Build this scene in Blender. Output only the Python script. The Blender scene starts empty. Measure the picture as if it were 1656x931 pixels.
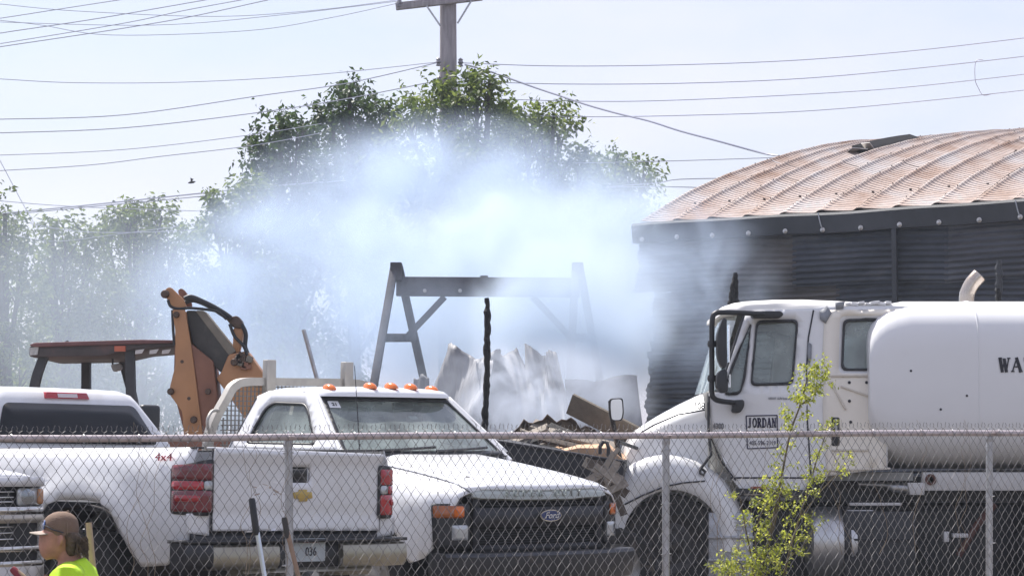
import bpy, bmesh, math, random
import numpy as np
from mathutils import Vector, Matrix
from mathutils.geometry import delaunay_2d_cdt
R = math.radians
random.seed(7); rng = np.random.default_rng(7)
scene = bpy.context.scene
C = scene.collection

# ------------------------------------------------------------------ camera
FPX, CX, CY, CZ = 4200.0, 828.0, 465.5, 1.27
PITCH = math.atan(294.5 / FPX)
cam_d = bpy.data.cameras.new('camera'); cam = bpy.data.objects.new('camera', cam_d); C.objects.link(cam)
cam.location = (0, 0, CZ); cam.rotation_euler = (math.pi/2 + PITCH, 0, 0)
cam_d.sensor_width = 36; cam_d.lens = 36*FPX/1656; cam_d.clip_start = .1; cam_d.clip_end = 4000
scene.camera = cam

# ------------------------------------------------------------------ sky, sun, exposure
SUN_EL, SUN_AZ = R(58), R(-38)           # azimuth from +Y (view direction), negative = left
w = bpy.data.worlds.new('World'); scene.world = w; w.use_nodes = True
nt = w.node_tree; nd = nt.nodes; lk = nt.links
bg = nd['Background']; bg.inputs['Strength'].default_value = .108
sky = nd.new('ShaderNodeTexSky'); sky.sky_type = 'NISHITA'; sky.sun_disc = False
sky.sun_elevation = SUN_EL; sky.sun_rotation = SUN_AZ; sky.air_density = 1.0; sky.dust_density = 2.5; sky.ozone_density = 1.0
tc = nd.new('ShaderNodeTexCoord'); mp = nd.new('ShaderNodeMapping'); mp.inputs['Scale'].default_value = (3.0, 3.0, 9.0)
lk.new(tc.outputs['Generated'], mp.inputs['Vector'])
nz = nd.new('ShaderNodeTexNoise'); nz.inputs['Scale'].default_value = 1.6; nz.inputs['Detail'].default_value = 6; nz.inputs['Roughness'].default_value = .55
lk.new(mp.outputs['Vector'], nz.inputs['Vector'])
rp = nd.new('ShaderNodeValToRGB'); rp.color_ramp.elements[0].position = .38; rp.color_ramp.elements[1].position = .72
rp.color_ramp.elements[0].color = (.30, .30, .30, 1); rp.color_ramp.elements[1].color = (.80, .80, .80, 1)
lk.new(nz.outputs['Fac'], rp.inputs['Fac'])
mx = nd.new('ShaderNodeMix'); mx.data_type = 'RGBA'
lk.new(rp.outputs['Color'], mx.inputs['Factor']); lk.new(sky.outputs['Color'], mx.inputs['A'])
mx.inputs['B'].default_value = (6.3, 6.2, 7.6, 1)          # thin high cloud
lk.new(mx.outputs['Result'], bg.inputs['Color'])
sun_d = bpy.data.lights.new('sun', 'SUN'); sun_d.energy = 5.0; sun_d.angle = R(.55); sun_d.color = (1, .965, .92)
sun = bpy.data.objects.new('sun', sun_d); C.objects.link(sun)
sdir = Vector((math.sin(SUN_AZ)*math.cos(SUN_EL), math.cos(SUN_AZ)*math.cos(SUN_EL), math.sin(SUN_EL)))
sun.rotation_euler = sdir.to_track_quat('Z', 'Y').to_euler(); sun.location = sdir*60
vs = scene.view_settings; vs.view_transform = 'Standard'; vs.look = 'None'; vs.gamma = 1; vs.use_curve_mapping = False
vs.exposure = .52
cy = scene.cycles
cy.use_denoising = True; cy.max_bounces = 8; cy.transparent_max_bounces = 24; cy.volume_bounces = 2
cy.volume_step_rate = 2.0; cy.volume_max_steps = 128; cy.caustics_reflective = False; cy.caustics_refractive = False
cy.use_adaptive_sampling = True; cy.adaptive_threshold = .02; cy.sample_clamp_indirect = 8

# ------------------------------------------------------------------ helpers
def at(px, py, Y):                        # a pixel of the photograph at distance Y -> a point of the place
    dx, dz = (px-CX)/FPX, (CY-py)/FPX; c, s = math.cos(PITCH), math.sin(PITCH)
    d = Vector((dx, c-dz*s, s+dz*c)); d *= Y/d.y
    return Vector((d.x, d.y, d.z+CZ))
MATS = {}
def socket(n, *names):
    for k in names:
        if k in n.inputs: return n.inputs[k]
def M(name, col, rough=.6, metal=0, var=.0, vscale=4., dirt=None, bump=0., bscale=40., coat=0, spec=.5, stretch=None, trans=0, alpha=1, edge=None):
    """one procedural material: base colour with noise variation, optional dirt (colour, amount, scale), bump grain"""
    if name in MATS: return MATS[name]
    m = bpy.data.materials.new(name); m.use_nodes = True; MATS[name] = m
    n, l = m.node_tree.nodes, m.node_tree.links
    b = n['Principled BSDF']
    b.inputs['Roughness'].default_value = rough; b.inputs['Metallic'].default_value = metal
    b.inputs['Specular IOR Level'].default_value = spec
    if coat: b.inputs['Coat Weight'].default_value = coat; b.inputs['Coat Roughness'].default_value = .08
    if trans: b.inputs['Transmission Weight'].default_value = trans
    b.inputs['Alpha'].default_value = alpha
    t = n.new('ShaderNodeTexCoord'); src = t.outputs['Object']
    if stretch:
        mpp = n.new('ShaderNodeMapping'); mpp.inputs['Scale'].default_value = stretch; l.new(src, mpp.inputs['Vector']); src = mpp.outputs['Vector']
    cur = None
    base = (*col, 1)
    if var:
        z = n.new('ShaderNodeTexNoise'); z.inputs['Scale'].default_value = vscale; z.inputs['Detail'].default_value = 6; z.inputs['Roughness'].default_value = .6
        l.new(src, z.inputs['Vector'])
        r = n.new('ShaderNodeValToRGB'); e = r.color_ramp.elements
        e[0].position = .3; e[1].position = .72
        e[0].color = (*[c*(1-var) for c in col], 1); e[1].color = (*[min(1, c*(1+var)) for c in col], 1)
        l.new(z.outputs['Fac'], r.inputs['Fac']); cur = r.outputs['Color']
    if dirt:
        ds = dirt if isinstance(dirt, list) else [dirt]
        for (dc, amt, sc) in ds:
            z = n.new('ShaderNodeTexNoise'); z.inputs['Scale'].default_value = sc; z.inputs['Detail'].default_value = 8; z.inputs['Roughness'].default_value = .68
            l.new(src, z.inputs['Vector'])
            r = n.new('ShaderNodeMapRange'); r.inputs['From Min'].default_value = .66-.3*amt; r.inputs['From Max'].default_value = .86-.25*amt
            r.inputs['To Max'].default_value = min(1, amt*1.3)
            l.new(z.outputs['Fac'], r.inputs['Value'])
            x = n.new('ShaderNodeMix'); x.data_type = 'RGBA'; l.new(r.outputs['Result'], x.inputs['Factor'])
            if cur: l.new(cur, x.inputs['A'])
            else: x.inputs['A'].default_value = base
            x.inputs['B'].default_value = (*dc, 1); cur = x.outputs['Result']
    if cur: l.new(cur, b.inputs['Base Color'])
    else: b.inputs['Base Color'].default_value = base
    if bump:
        z = n.new('ShaderNodeTexNoise'); z.inputs['Scale'].default_value = bscale; z.inputs['Detail'].default_value = 5
        l.new(src, z.inputs['Vector'])
        k = n.new('ShaderNodeBump'); k.inputs['Strength'].default_value = bump; k.inputs['Distance'].default_value = .02
        l.new(z.outputs['Fac'], k.inputs['Height']); l.new(k.outputs['Normal'], b.inputs['Normal'])
    return m

def link(o, parent=None, label=None, cat=None, group=None, kind=None):
    C.objects.link(o)
    if parent: o.parent = parent
    if label: o['label'] = label
    if cat: o['category'] = cat
    if group: o['group'] = group
    if kind: o['kind'] = kind
    return o
def thing(name, label, cat, loc=(0, 0, 0), rot=(0, 0, 0), group=None):
    o = bpy.data.objects.new(name, None); o.location = loc; o.rotation_euler = rot; o.empty_display_size = .3
    return link(o, None, label, cat, group)
class MB:
    """collects shapes into one mesh"""
    def __init__(s): s.v = []; s.f = []
    def add(s, v, f):
        o = len(s.v); s.v += [tuple(p) for p in v]; s.f += [tuple(i+o for i in q) for q in f]; return s
    def box(s, c, d, rot=None):
        hx, hy, hz = d[0]/2, d[1]/2, d[2]/2
        p = [Vector((x, y, z)) for x in (-hx, hx) for y in (-hy, hy) for z in (-hz, hz)]
        if rot is not None: p = [rot @ q for q in p]
        c = Vector(c)
        return s.add([q+c for q in p], [(0, 1, 3, 2), (4, 6, 7, 5), (0, 4, 5, 1), (2, 3, 7, 6), (0, 2, 6, 4), (1, 5, 7, 3)])
    def bar(s, a, b, w, h, up=(0, 0, 1)):      # rectangular bar from a to b
        a, b = Vector(a), Vector(b); d = (b-a); L = d.length; d.normalize()
        u = Vector(up); x = d.cross(u)
        if x.length < 1e-4: x = d.cross(Vector((1, 0, 0)))
        x.normalize(); z = x.cross(d)
        m = Matrix((x, d, z)).transposed()
        return s.box((a+b)/2, (w, L, h), m)
    def tube(s, path, r, n=8, caps=True):
        P = [Vector(p) for p in path]; k = len(P); rs = r if isinstance(r, (list, tuple)) else [r]*k
        ring = []; prev = None
        for i, p in enumerate(P):
            t = (P[min(i+1, k-1)]-P[max(i-1, 0)])
            if t.length < 1e-9: t = Vector((0, 0, 1))
            t.normalize()
            if prev is None:
                a = t.orthogonal().normalized()
            else:
                a = prev - t*prev.dot(t)
                a = a.normalized() if a.length > 1e-6 else t.orthogonal().normalized()
            prev = a; b = t.cross(a)
            ring.append([p + (a*math.cos(2*math.pi*j/n) + b*math.sin(2*math.pi*j/n))*rs[i] for j in range(n)])
        return s.loft(ring, caps)
    def loft(s, rings, caps=True, closed=True):
        n = len(rings[0]); v = [q for r in rings for q in r]; f = []
        for i in range(len(rings)-1):
            for j in range(n if closed else n-1):
                a, b = i*n+j, i*n+(j+1) % n
                f.append((a, b, b+n, a+n))
        if caps and closed:
            f.append(tuple(range(n-1, -1, -1))); f.append(tuple((len(rings)-1)*n+j for j in range(n)))
        return s.add(v, f)
    def prism(s, poly, fa, fb):                 # polygon (u,v) mapped by fa and by fb, joined
        n = len(poly); v = [fa(*p) for p in poly]+[fb(*p) for p in poly]
        f = [tuple(range(n)), tuple(range(2*n-1, n-1, -1))]+[(i, i+n, (i+1) % n+n, (i+1) % n) for i in range(n)]
        return s.add(v, f)
    def lathe(s, prof, axis_o, axis_d, n=24, caps=True):  # prof: (r, h)
        o, d = Vector(axis_o), Vector(axis_d).normalized(); a = d.orthogonal().normalized(); b = d.cross(a)
        rings = [[o+d*h+(a*math.cos(2*math.pi*j/n)+b*math.sin(2*math.pi*j/n))*max(r, 1e-4) for j in range(n)] for r, h in prof]
        return s.loft(rings, caps)
    def sheet(s, outer, holes=(), fn=None, step=.1):   # 2D outline with holes, filled with a grid and mapped by fn(u,v)
        pts = []; ed = []
        for lp in [outer]+list(holes):
            o = len(pts); dense = []
            for i, p in enumerate(lp):
                q = lp[(i+1) % len(lp)]; L = math.hypot(q[0]-p[0], q[1]-p[1]); k = max(1, int(L/step))
                dense += [(p[0]+(q[0]-p[0])*t/k, p[1]+(q[1]-p[1])*t/k) for t in range(k)]
            pts += dense; m = len(dense); ed += [(o+i, o+(i+1) % m) for i in range(m)]
        def inside(x, y, lp):
            c = False; j = len(lp)-1
            for i in range(len(lp)):
                if (lp[i][1] > y) != (lp[j][1] > y) and x < (lp[j][0]-lp[i][0])*(y-lp[i][1])/(lp[j][1]-lp[i][1])+lp[i][0]: c = not c
                j = i
            return c
        ok = lambda x, y: inside(x, y, outer) and not any(inside(x, y, h) for h in holes)
        xs = [p[0] for p in outer]; ys = [p[1] for p in outer]
        nb = len(pts)
        for x in np.arange(min(xs)+step*.6, max(xs), step):
            for y in np.arange(min(ys)+step*.6, max(ys), step):
                if ok(x, y) and min((x-p[0])**2+(y-p[1])**2 for p in pts[:nb]) > (step*.35)**2: pts.append((x, y))
        r = delaunay_2d_cdt([Vector(p) for p in pts], ed, [], 0, 1e-6)
        vv = r[0]; ff = []
        for t in r[2]:
            cx_ = sum(vv[i][0] for i in t)/len(t); cy_ = sum(vv[i][1] for i in t)/len(t)
            if ok(cx_, cy_): ff.append(tuple(t))
        return s.add([fn(p[0], p[1]) for p in vv], ff)
    def build(s, name, mat, parent=None, smooth=40, bevel=0, seg=2, solid=0, sub=0, merge=True, shift=None, **kw):
        me = bpy.data.meshes.new(name); v = s.v
        if shift is not None: v = [tuple(Vector(p)-Vector(shift)) for p in v]
        me.from_pydata(v, [], s.f)
        bm = bmesh.new(); bm.from_mesh(me)
        if merge: bmesh.ops.remove_doubles(bm, verts=bm.verts, dist=1e-5)
        bmesh.ops.recalc_face_normals(bm, faces=bm.faces)
        if bevel:
            es = [e for e in bm.edges if len(e.link_faces) == 2 and e.calc_face_angle(0) > R(28)]
            bmesh.ops.bevel(bm, geom=es, offset=bevel, segments=seg, affect='EDGES', profile=.5, clamp_overlap=True)
        bm.to_mesh(me); bm.free()
        if smooth:
            me.polygons.foreach_set('use_smooth', [True]*len(me.polygons)); me.set_sharp_from_angle(angle=R(smooth))
        me.materials.append(mat)
        o = bpy.data.objects.new(name, me); link(o, parent, **kw)
        if solid:
            q = o.modifiers.new('thickness', 'SOLIDIFY'); q.thickness = solid; q.offset = 0
        if sub:
            q = o.modifiers.new('smooth', 'SUBSURF'); q.levels = sub; q.render_levels = sub
        return o
def rrect(x0, y0, x1, y1, r, n=4):              # rounded rectangle outline
    out = []
    for cx_, cy_, a in ((x1-r, y1-r, 0), (x0+r, y1-r, 90), (x0+r, y0+r, 180), (x1-r, y0+r, 270)):
        out += [(cx_+r*math.cos(R(a+90*k/n)), cy_+r*math.sin(R(a+90*k/n))) for k in range(n+1)]
    return out
def rpoly(poly, r, n=4):                        # polygon with rounded corners
    out = []; k = len(poly)
    for i in range(k):
        p = Vector(poly[i]); a = (Vector(poly[i-1])-p); b = (Vector(poly[(i+1) % k])-p)
        d = min(r, a.length*.45, b.length*.45); A = p+a.normalized()*d; B = p+b.normalized()*d
        for t in range(n+1):
            u = t/n; q = A*(1-u)**2+p*2*u*(1-u)+B*u*u; out.append((q.x, q.y))
    return out
def smoothpath(pts, k=6):                       # Catmull-Rom through points
    P = [Vector(p) for p in pts]; out = []
    for i in range(len(P)-1):
        a, b, c, d = P[max(i-1, 0)], P[i], P[i+1], P[min(i+2, len(P)-1)]
        for t in range(k):
            u = t/k; out.append(.5*((2*b)+(c-a)*u+(2*a-5*b+4*c-d)*u*u+(3*b-3*c+d-a)*u**3))
    return out+[P[-1]]
def text_mesh(s, size, depth=.002, shear=0, xs=1.0, bold=0):
    cu = bpy.data.curves.new('lettering', 'FONT'); cu.body = s; cu.size = size; cu.extrude = depth; cu.align_x = 'CENTER'; cu.align_y = 'CENTER'; cu.shear = shear; cu.offset = bold; cu.resolution_u = 3
    o = bpy.data.objects.new('lettering', cu); C.objects.link(o)
    bpy.context.view_layer.update()
    me = bpy.data.meshes.new_from_object(o.evaluated_get(bpy.context.evaluated_depsgraph_get()))
    C.objects.unlink(o); bpy.data.objects.remove(o)
    for v in me.vertices: v.co.x *= xs
    return me
def put_text(name, s, size, mat, parent, loc, xdir, updir, **k):
    me = text_mesh(s, size, **k); me.name = name; me.materials.clear(); me.materials.append(mat)
    o = bpy.data.objects.new(name, me); x = Vector(xdir).normalized(); u = Vector(updir).normalized(); nrm = x.cross(u)
    mm = Matrix((x, u, nrm)).transposed().to_4x4(); mm.translation = Vector(loc); o.matrix_local = mm
    return link(o, parent)
def wheel(parent, c, ax, r, wd, mtyre, mrim, nuts=8, name='wheel'):   # tyre with rim sub-part; ax points outboard
    c, ax = Vector(c), Vector(ax).normalized(); t = MB()
    t.lathe([(r*.6, -wd/2), (r*.93, -wd/2), (r*.985, -wd*.36), (r, -wd*.2), (r, wd*.2), (r*.985, wd*.36), (r*.93, wd/2), (r*.62, wd/2), (r*.6, wd*.3)], c, ax, 40, False)
    a = ax.orthogonal().normalized(); b = ax.cross(a)
    for i in range(36):
        an = 2*math.pi*i/36; d = a*math.cos(an)+b*math.sin(an); tt = ax.cross(d)
        t.box(c+d*r*1.004+ax*wd*.1*(1 if i % 2 else -1), (r*.09, wd*.42, r*.03), Matrix((tt, ax, d)).transposed())
    o = t.build(name, mtyre, parent, smooth=35)
    rm = MB(); rm.lathe([(r*.62, wd*.42), (r*.6, wd*.46), (r*.52, wd*.34), (r*.42, wd*.26), (r*.22, wd*.34), (r*.18, wd*.42), (r*.1, wd*.46), (.01, wd*.47)], c, ax, 32, False)
    for i in range(nuts):
        an = 2*math.pi*i/nuts; d = a*math.cos(an)+b*math.sin(an)
        rm.tube([c+d*r*.3+ax*wd*.28, c+d*r*.3+ax*wd*.37], r*.03, 6)
    rm.build('rim', mrim, o, smooth=35)
    return o

# ------------------------------------------------------------------ shared materials
dust = (.30, .24, .18)
white_paint = M('white vehicle paint', (.78, .78, .78), .32, 0, .03, 2, [(dust, .22, 1.3), (dust, .12, 9)], coat=.6)
white_dull = M('dull white paint', (.70, .70, .69), .5, 0, .05, 3, [(dust, .3, 2), ((.25, .17, .1), .1, 14)], bump=.05)
black_plastic = M('black plastic', (.02, .02, .022), .45, 0, .2, 6, [(dust, .12, 5)])
dark_glass = M('tinted glass', (.006, .007, .009), .08, 0, spec=.35)
rubber = M('tyre rubber', (.022, .021, .02), .85, 0, .2, 12, [(dust, .35, 6)], bump=.2)
chrome = M('chrome', (.62, .61, .58), .16, 1, .06, 3, [((.28, .24, .17), .3, 4)])
steel = M('bare steel', (.42, .42, .42), .42, .9, .15, 8, [((.2, .12, .07), .15, 6)])
galv = M('galvanised steel', (.46, .46, .47), .42, .85, .18, 14, [((.16, .10, .07), .3, 9)], bump=.1)
rustrail = M('weathered rail', (.56, .49, .49), .40, .25, .2, 9, [((.19, .11, .08), .42, 6)], bump=.12)
red_lens = M('red lens', (.42, .012, .02), .15, 0, .2, 8, coat=.8)
red_dark = M('dark red lens', (.16, .01, .016), .15, 0, .2, 8, coat=.8)
amber_lens = M('amber lens', (.75, .17, .02), .2, 0, .15, 12, coat=.6)
clear_lens = M('clear lens', (.5, .52, .53), .12, .3, .15, 14, coat=.8)
char = M('charred wood', (.014, .013, .013), .9, 0, .5, 12, [((.10, .095, .09), .2, 9)], bump=.9, bscale=30)
ink = M('dark lettering', (.012, .012, .02), .5)
interior = M('cab interior', (.22, .22, .21), .8, 0, .2, 4)
def glass_mat(name, tint, alpha_mix):
    m = bpy.data.materials.new(name); m.use_nodes = True; n, l = m.node_tree.nodes, m.node_tree.links
    for x in list(n):
        if x.type == 'BSDF_PRINCIPLED': n.remove(x)
    out = n['Material Output']; tr = n.new('ShaderNodeBsdfTransparent'); tr.inputs['Color'].default_value = (*tint, 1)
    gl = n.new('ShaderNodeBsdfGlossy'); gl.inputs['Roughness'].default_value = .03
    df = n.new('ShaderNodeBsdfDiffuse'); df.inputs['Color'].default_value = (.50, .58, .54, 1)
    t = n.new('ShaderNodeTexCoord'); z = n.new('ShaderNodeTexNoise'); z.inputs['Scale'].default_value = 3; z.inputs['Detail'].default_value = 6
    l.new(t.outputs['Object'], z.inputs['Vector'])
    r = n.new('ShaderNodeMapRange'); r.inputs['From Min'].default_value = .35; r.inputs['From Max'].default_value = .75; r.inputs['To Min'].default_value = alpha_mix*.5; r.inputs['To Max'].default_value = alpha_mix*1.6
    l.new(z.outputs['Fac'], r.inputs['Value'])
    a = n.new('ShaderNodeMixShader'); l.new(r.outputs['Result'], a.inputs['Fac']); l.new(tr.outputs['BSDF'], a.inputs[1]); l.new(df.outputs['BSDF'], a.inputs[2])
    fr = n.new('ShaderNodeFresnel'); fr.inputs['IOR'].default_value = 1.75
    b = n.new('ShaderNodeMixShader'); l.new(fr.outputs['Fac'], b.inputs['Fac']); l.new(a.outputs['Shader'], b.inputs[1]); l.new(gl.outputs['BSDF'], b.inputs[2])
    l.new(b.outputs['Shader'], out.inputs['Surface'])
    return m
cab_glass = glass_mat('clear green cab glass', (.86, .96, .91), .36)
# ================================================================== the setting
FP0, FD, FN = Vector((-1.388, 16.28, 0)), Vector((.874, .486, 0)), Vector((.486, -.874, 0))   # fence line
def ground_z(x, y):
    s = (x-FP0.x)*FN.x+(y-FP0.y)*FN.y
    t = min(1, max(0, (s-.3)/2.0)); t = t*t*(3-2*t)
    return -.65*t + .03*math.sin(x*1.7+y*.6)*math.sin(y*1.1-x*.4)
gx = sorted(set([-900, -400, -150, -80, -50, 50, 80, 150, 400, 900]+list(np.arange(-30, 30.1, .6).round(2))))
gy = sorted(set([-200, -80, -30, -10, 80, 110, 160, 300, 700, 1600]+list(np.arange(0, 60.1, .6).round(2))))
g = MB(); nx = len(gx)
g.add([(x, y, ground_z(x, y)) for y in gy for x in gx], [(j*nx+i, j*nx+i+1, (j+1)*nx+i+1, (j+1)*nx+i) for j in range(len(gy)-1) for i in range(nx-1)])
dirt_mat = M('packed gravel and dirt', (.13, .112, .095), .95, 0, .35, .8, [((.06, .056, .05), .35, .5), ((.22, .19, .16), .25, 6)], bump=.6, bscale=14)
g.build('ground', dirt_mat, smooth=60, kind='structure', label='packed gravel and dirt yard sloping to the roadside')

# ------------------------------------------------------------------ the burnt arched building
BA = R(34); bw = Vector((math.cos(BA), -math.sin(BA), 0)); bn = Vector((math.sin(BA), math.cos(BA), 0)); BZ = Vector((0, 0, 1))
corner = at(1037, 366, 40.0); EZ = corner.z; B0 = Vector((corner.x, corner.y, 0))
bld = thing('burnt_building', 'fire blackened corrugated steel building with a rusty arched roof', 'building', B0)
W_, RISE = 24.0, 2.33; RR = (W_*W_/4+RISE*RISE)/(2*RISE)
def arch(u): return EZ + math.sqrt(max(RR*RR-(u-W_/2)**2, 0))-(RR-RISE)
def BL(s, u, z): return bw*s+bn*u+BZ*z                    # building coordinates -> local to the thing
def roof_mat(name, a, b, c):
    m = bpy.data.materials.new(name); m.use_nodes = True; n, l = m.node_tree.nodes, m.node_tree.links; p = n['Principled BSDF']
    t = n.new('ShaderNodeUVMap'); t.uv_map = 'UVMap'; o = n.new('ShaderNodeTexCoord')
    z = n.new('ShaderNodeTexNoise'); z.inputs['Scale'].default_value = .85; z.inputs['Detail'].default_value = 8; z.inputs['Roughness'].default_value = .62; l.new(o.outputs['Object'], z.inputs['Vector'])
    r = n.new('ShaderNodeValToRGB'); e = r.color_ramp.elements; e[0].position = .33; e[0].color = (*a, 1); e[1].position = .66; e[1].color = (*c, 1)
    k = e.new(.5); k.color = (*b, 1); l.new(z.outputs['Fac'], r.inputs['Fac'])
    z2 = n.new('ShaderNodeTexNoise'); z2.inputs['Scale'].default_value = 5; z2.inputs['Detail'].default_value = 7; l.new(o.outputs['Object'], z2.inputs['Vector'])
    x = n.new('ShaderNodeMix'); x.data_type = 'RGBA'; x.blend_type = 'MULTIPLY'; x.inputs['Factor'].default_value = .40
    r2 = n.new('ShaderNodeValToRGB'); r2.color_ramp.elements[0].position = .3; r2.color_ramp.elements[0].color = (.66, .64, .63, 1); r2.color_ramp.elements[1].position = .62
    l.new(z2.outputs['Fac'], r2.inputs['Fac']); l.new(r.outputs['Color'], x.inputs['A']); l.new(r2.outputs['Color'], x.inputs['B'])
    x3 = n.new('ShaderNodeMix'); x3.data_type = 'RGBA'; x3.blend_type = 'MULTIPLY'; x3.inputs['Factor'].default_value = .2; ROOFMIX = x3
    l.new(x.outputs['Result'], x3.inputs['A']); l.new(x3.outputs['Result'], p.inputs['Base Color']); p.inputs['Roughness'].default_value = .7; p.inputs['Metallic'].default_value = .0
    wv = n.new('ShaderNodeTexWave'); wv.wave_type = 'BANDS'; wv.bands_direction = 'Y'; wv.inputs['Scale'].default_value = 14/3.14159/2*1.0; wv.inputs['Distortion'].default_value = 0
    wv.inputs['Scale'].default_value = 3.4
    l.new(t.outputs['UV'], wv.inputs['Vector'])
    l.new(wv.outputs['Color'], ROOFMIX.inputs['B'])
    bp = n.new('ShaderNodeBump'); bp.inputs['Strength'].default_value = 1; bp.inputs['Distance'].default_value = .055; l.new(wv.outputs['Fac'], bp.inputs['Height']); l.new(bp.outputs['Normal'], p.inputs['Normal'])
    return m
rust_roof = roof_mat('heat rusted roof steel', (.44, .28, .20), (.61, .49, .43), (.63, .59, .58))
PITCH_S = .62; NSTRIP = 15
prof = [(0, .03), (.018, .052), (.058, .052), (.072, .018), (.12, -.02), (.25, -.075), (.40, -.125), (.50, -.15), (.55, -.14), (.588, -.05), (.602, .02), (.617, .03)]
def roof_strip(k):
    s0 = k*PITCH_S-.03
    cuts = sorted([0, W_]+[c for c in (4.2+1.9*((k*7) % 5)/5-1.4*(k % 2), 9.4+1.3*((k*3) % 4)/4, 15.5, 20.0)])
    if k == 2: cuts = [0, 2.3, 4.65, 7.1, 12.0, 18.0, W_]
    for ci in range(len(cuts)-1):
        u0, u1 = cuts[ci], cuts[ci+1]
        if k == 2 and ci == 2: continue          # the missing sheet that leaves a dark slot
        nu = max(6, int((u1-u0)/.3)); mb = MB(); uv = []
        vs_ = []
        for i in range(nu+1):
            u = u0+(u1-u0)*i/nu
            fd = .22+.78*min(1, u/1.1)
            for (ps, ph) in prof:
                wob = .010*math.sin(u*1.1+k*1.7)+.004*math.sin(u*5.3+k)
                lift = .006*(ci % 2)
                vs_.append(BL(s0+ps, u, arch(u)+.07+(ph*.8*fd)+wob*fd+lift)); uv.append((ps, u))
        m_ = len(prof); fc = [(i*m_+j, i*m_+j+1, (i+1)*m_+j+1, (i+1)*m_+j) for i in range(nu) for j in range(m_-1)]
        me = bpy.data.meshes.new('roof_panel'); me.from_pydata([tuple(v) for v in vs_], [], fc)
        ul = me.uv_layers.new(name='UVMap'); 
        for lp in me.loops: ul.data[lp.index].uv = uv[lp.vertex_index]
        me.polygons.foreach_set('use_smooth', [True]*len(me.polygons)); me.materials.append(rust_roof)
        link(bpy.data.objects.new('roof_panel', me), bld)
for k in range(NSTRIP): roof_strip(k)
lin = MB(); nu = 40
lin.add([BL(s_, u, arch(u)-.14) for u in np.linspace(.02, W_, nu+1) for s_ in (.0, NSTRIP*PITCH_S-.1)], [(2*i, 2*i+1, 2*i+3, 2*i+2) for i in range(nu)])
lin.build('roof_lining', M('burnt framing', (.02, .02, .022), .9, 0, .4, 2), bld, smooth=60, solid=.03)
# bolts along the raised seams
bolt_mat = M('roof bolts', (.12, .10, .09), .5, .5)
bt = MB()
for k in range(NSTRIP):
    for i in range(30):
        u = .3+i*.42
        bt.box(BL(k*PITCH_S+.01, u, arch(u)+.112), (.017, .017, .014))
        if i % 6 == 2: bt.box(BL(k*PITCH_S+.30, u, arch(u)+.0), (.035, .035, .03))
bt.build('bolt_rows', bolt_mat, bld, smooth=0, merge=False, kind='stuff')
# eave board with its big bolt caps
soot = M('sooty steel', (.050, .052, .058), .6, .3, .3, 1.2, [((.16, .15, .15), .18, .7)], bump=.1)
fas = MB(); L_ = NSTRIP*PITCH_S
def fz(s): return .008*math.sin(s*1.3)+.006*math.sin(s*3.1)
rings = []
for i in range(41):
    s = -.06+(L_+.0)*i/40; z = EZ+fz(s)
    rings.append([BL(s, -.20, z-.01), BL(s, -.16, z-.27), BL(s, .0, z-.27), BL(s, -.02, z+.03), BL(s, -.17, z+.03)])
fas.loft(rings).build('eave_board', soot, bld, smooth=30)
capm = M('bolt cap', (.62, .60, .58), .35, .6, .2, 20)
for k in range(NSTRIP):
    s = k*PITCH_S+.12; c = BL(s, -.165, EZ-.225+fz(s)); b_ = MB()
    b_.lathe([(.02, .0), (.036, .006), (.038, .02), (.022, .03), (.018, .05), (.004, .054)], c, -bn, 10).build('bolt_cap', capm, bld, smooth=50)
for k in (5, 10):
    s = k*PITCH_S+.12
    MB().tube([BL(s-.06, -.20, EZ+.02), BL(s-.02, -.22, EZ-.12), BL(s, -.20, EZ-.21)], .009, 6).build('hanger_wire', galv, bld)
# corrugated wall sheets, scorched and buckled
wallm = [M('scorched sheet %s' % q, c, .55, .35, .45, .9, [((.20, .19, .18), .34, .7), ((.014, .014, .016), .45, 1.3), ((.17, .10, .07), .12, 2.2)], bump=.15, bscale=9, stretch=(1, 1, 3)) for q, c in
         (('grey', (.085, .088, .10)), ('slate', (.055, .060, .072)), ('brown', (.095, .085, .078)))]
def wall_sheet(s0, s1, z0, z1, lean, m, edge=0, seed=0):
    ns, nzr = 14, int((z1-z0)/.017); vs_ = []; rg = random.Random(seed)
    a, b, c = rg.uniform(0, 6), rg.uniform(0, 6), rg.uniform(.5, 1.5)
    for j in range(nzr+1):
        z = z0+(z1-z0)*j/nzr
        for i in range(ns+1):
            f = i/ns; s = s0+(s1-s0)*f
            if edge and i == 0: s += .025*math.sin(z*9+a)+.02*math.sin(z*23+b)+edge*(z1-z)
            d = .016*math.sin(2*math.pi*z/.085)+.025*math.sin(s*c+a+z*1.3)*math.sin(z*1.7+b)+lean*(z1-z)
            zz = z+.035*math.sin(s*.8+a)*(0 if lean == 0 else 1)+.012*math.sin(s*1.9+b)
            vs_.append(tuple(BL(s, -.02-d, zz)))
    mb = MB(); mb.add(vs_, [(j*(ns+1)+i, j*(ns+1)+i+1, (j+1)*(ns+1)+i+1, (j+1)*(ns+1)+i) for j in range(nzr) for i in range(ns)])
    return mb.build('wall_sheet', m, bld, smooth=60, merge=False)
sd = 0
for r_ in range(6):
    z1 = EZ-.21-r_*.80; z0 = z1-.86
    if z0 < 0: z0 = .02
    s = .26+.0*r_; k = 0
    while s < L_+.2:
        e = s+2.45+.5*((r_*5+k*3) % 3)-.3*(r_ % 2); sd += 1
        wall_sheet(s-.06, e, z0, z1, .02+.03*((sd*7) % 3)/3*(1 if sd % 4 else 2.0), wallm[(sd*5+r_) % 3], edge=(.04 if k == 0 else 0), seed=sd)
        s = e; k += 1
wall_sheet(.0, .9, EZ-1.05, EZ-.25, -.02, wallm[0], edge=-.17, seed=91)         # torn flap at the corner
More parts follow.
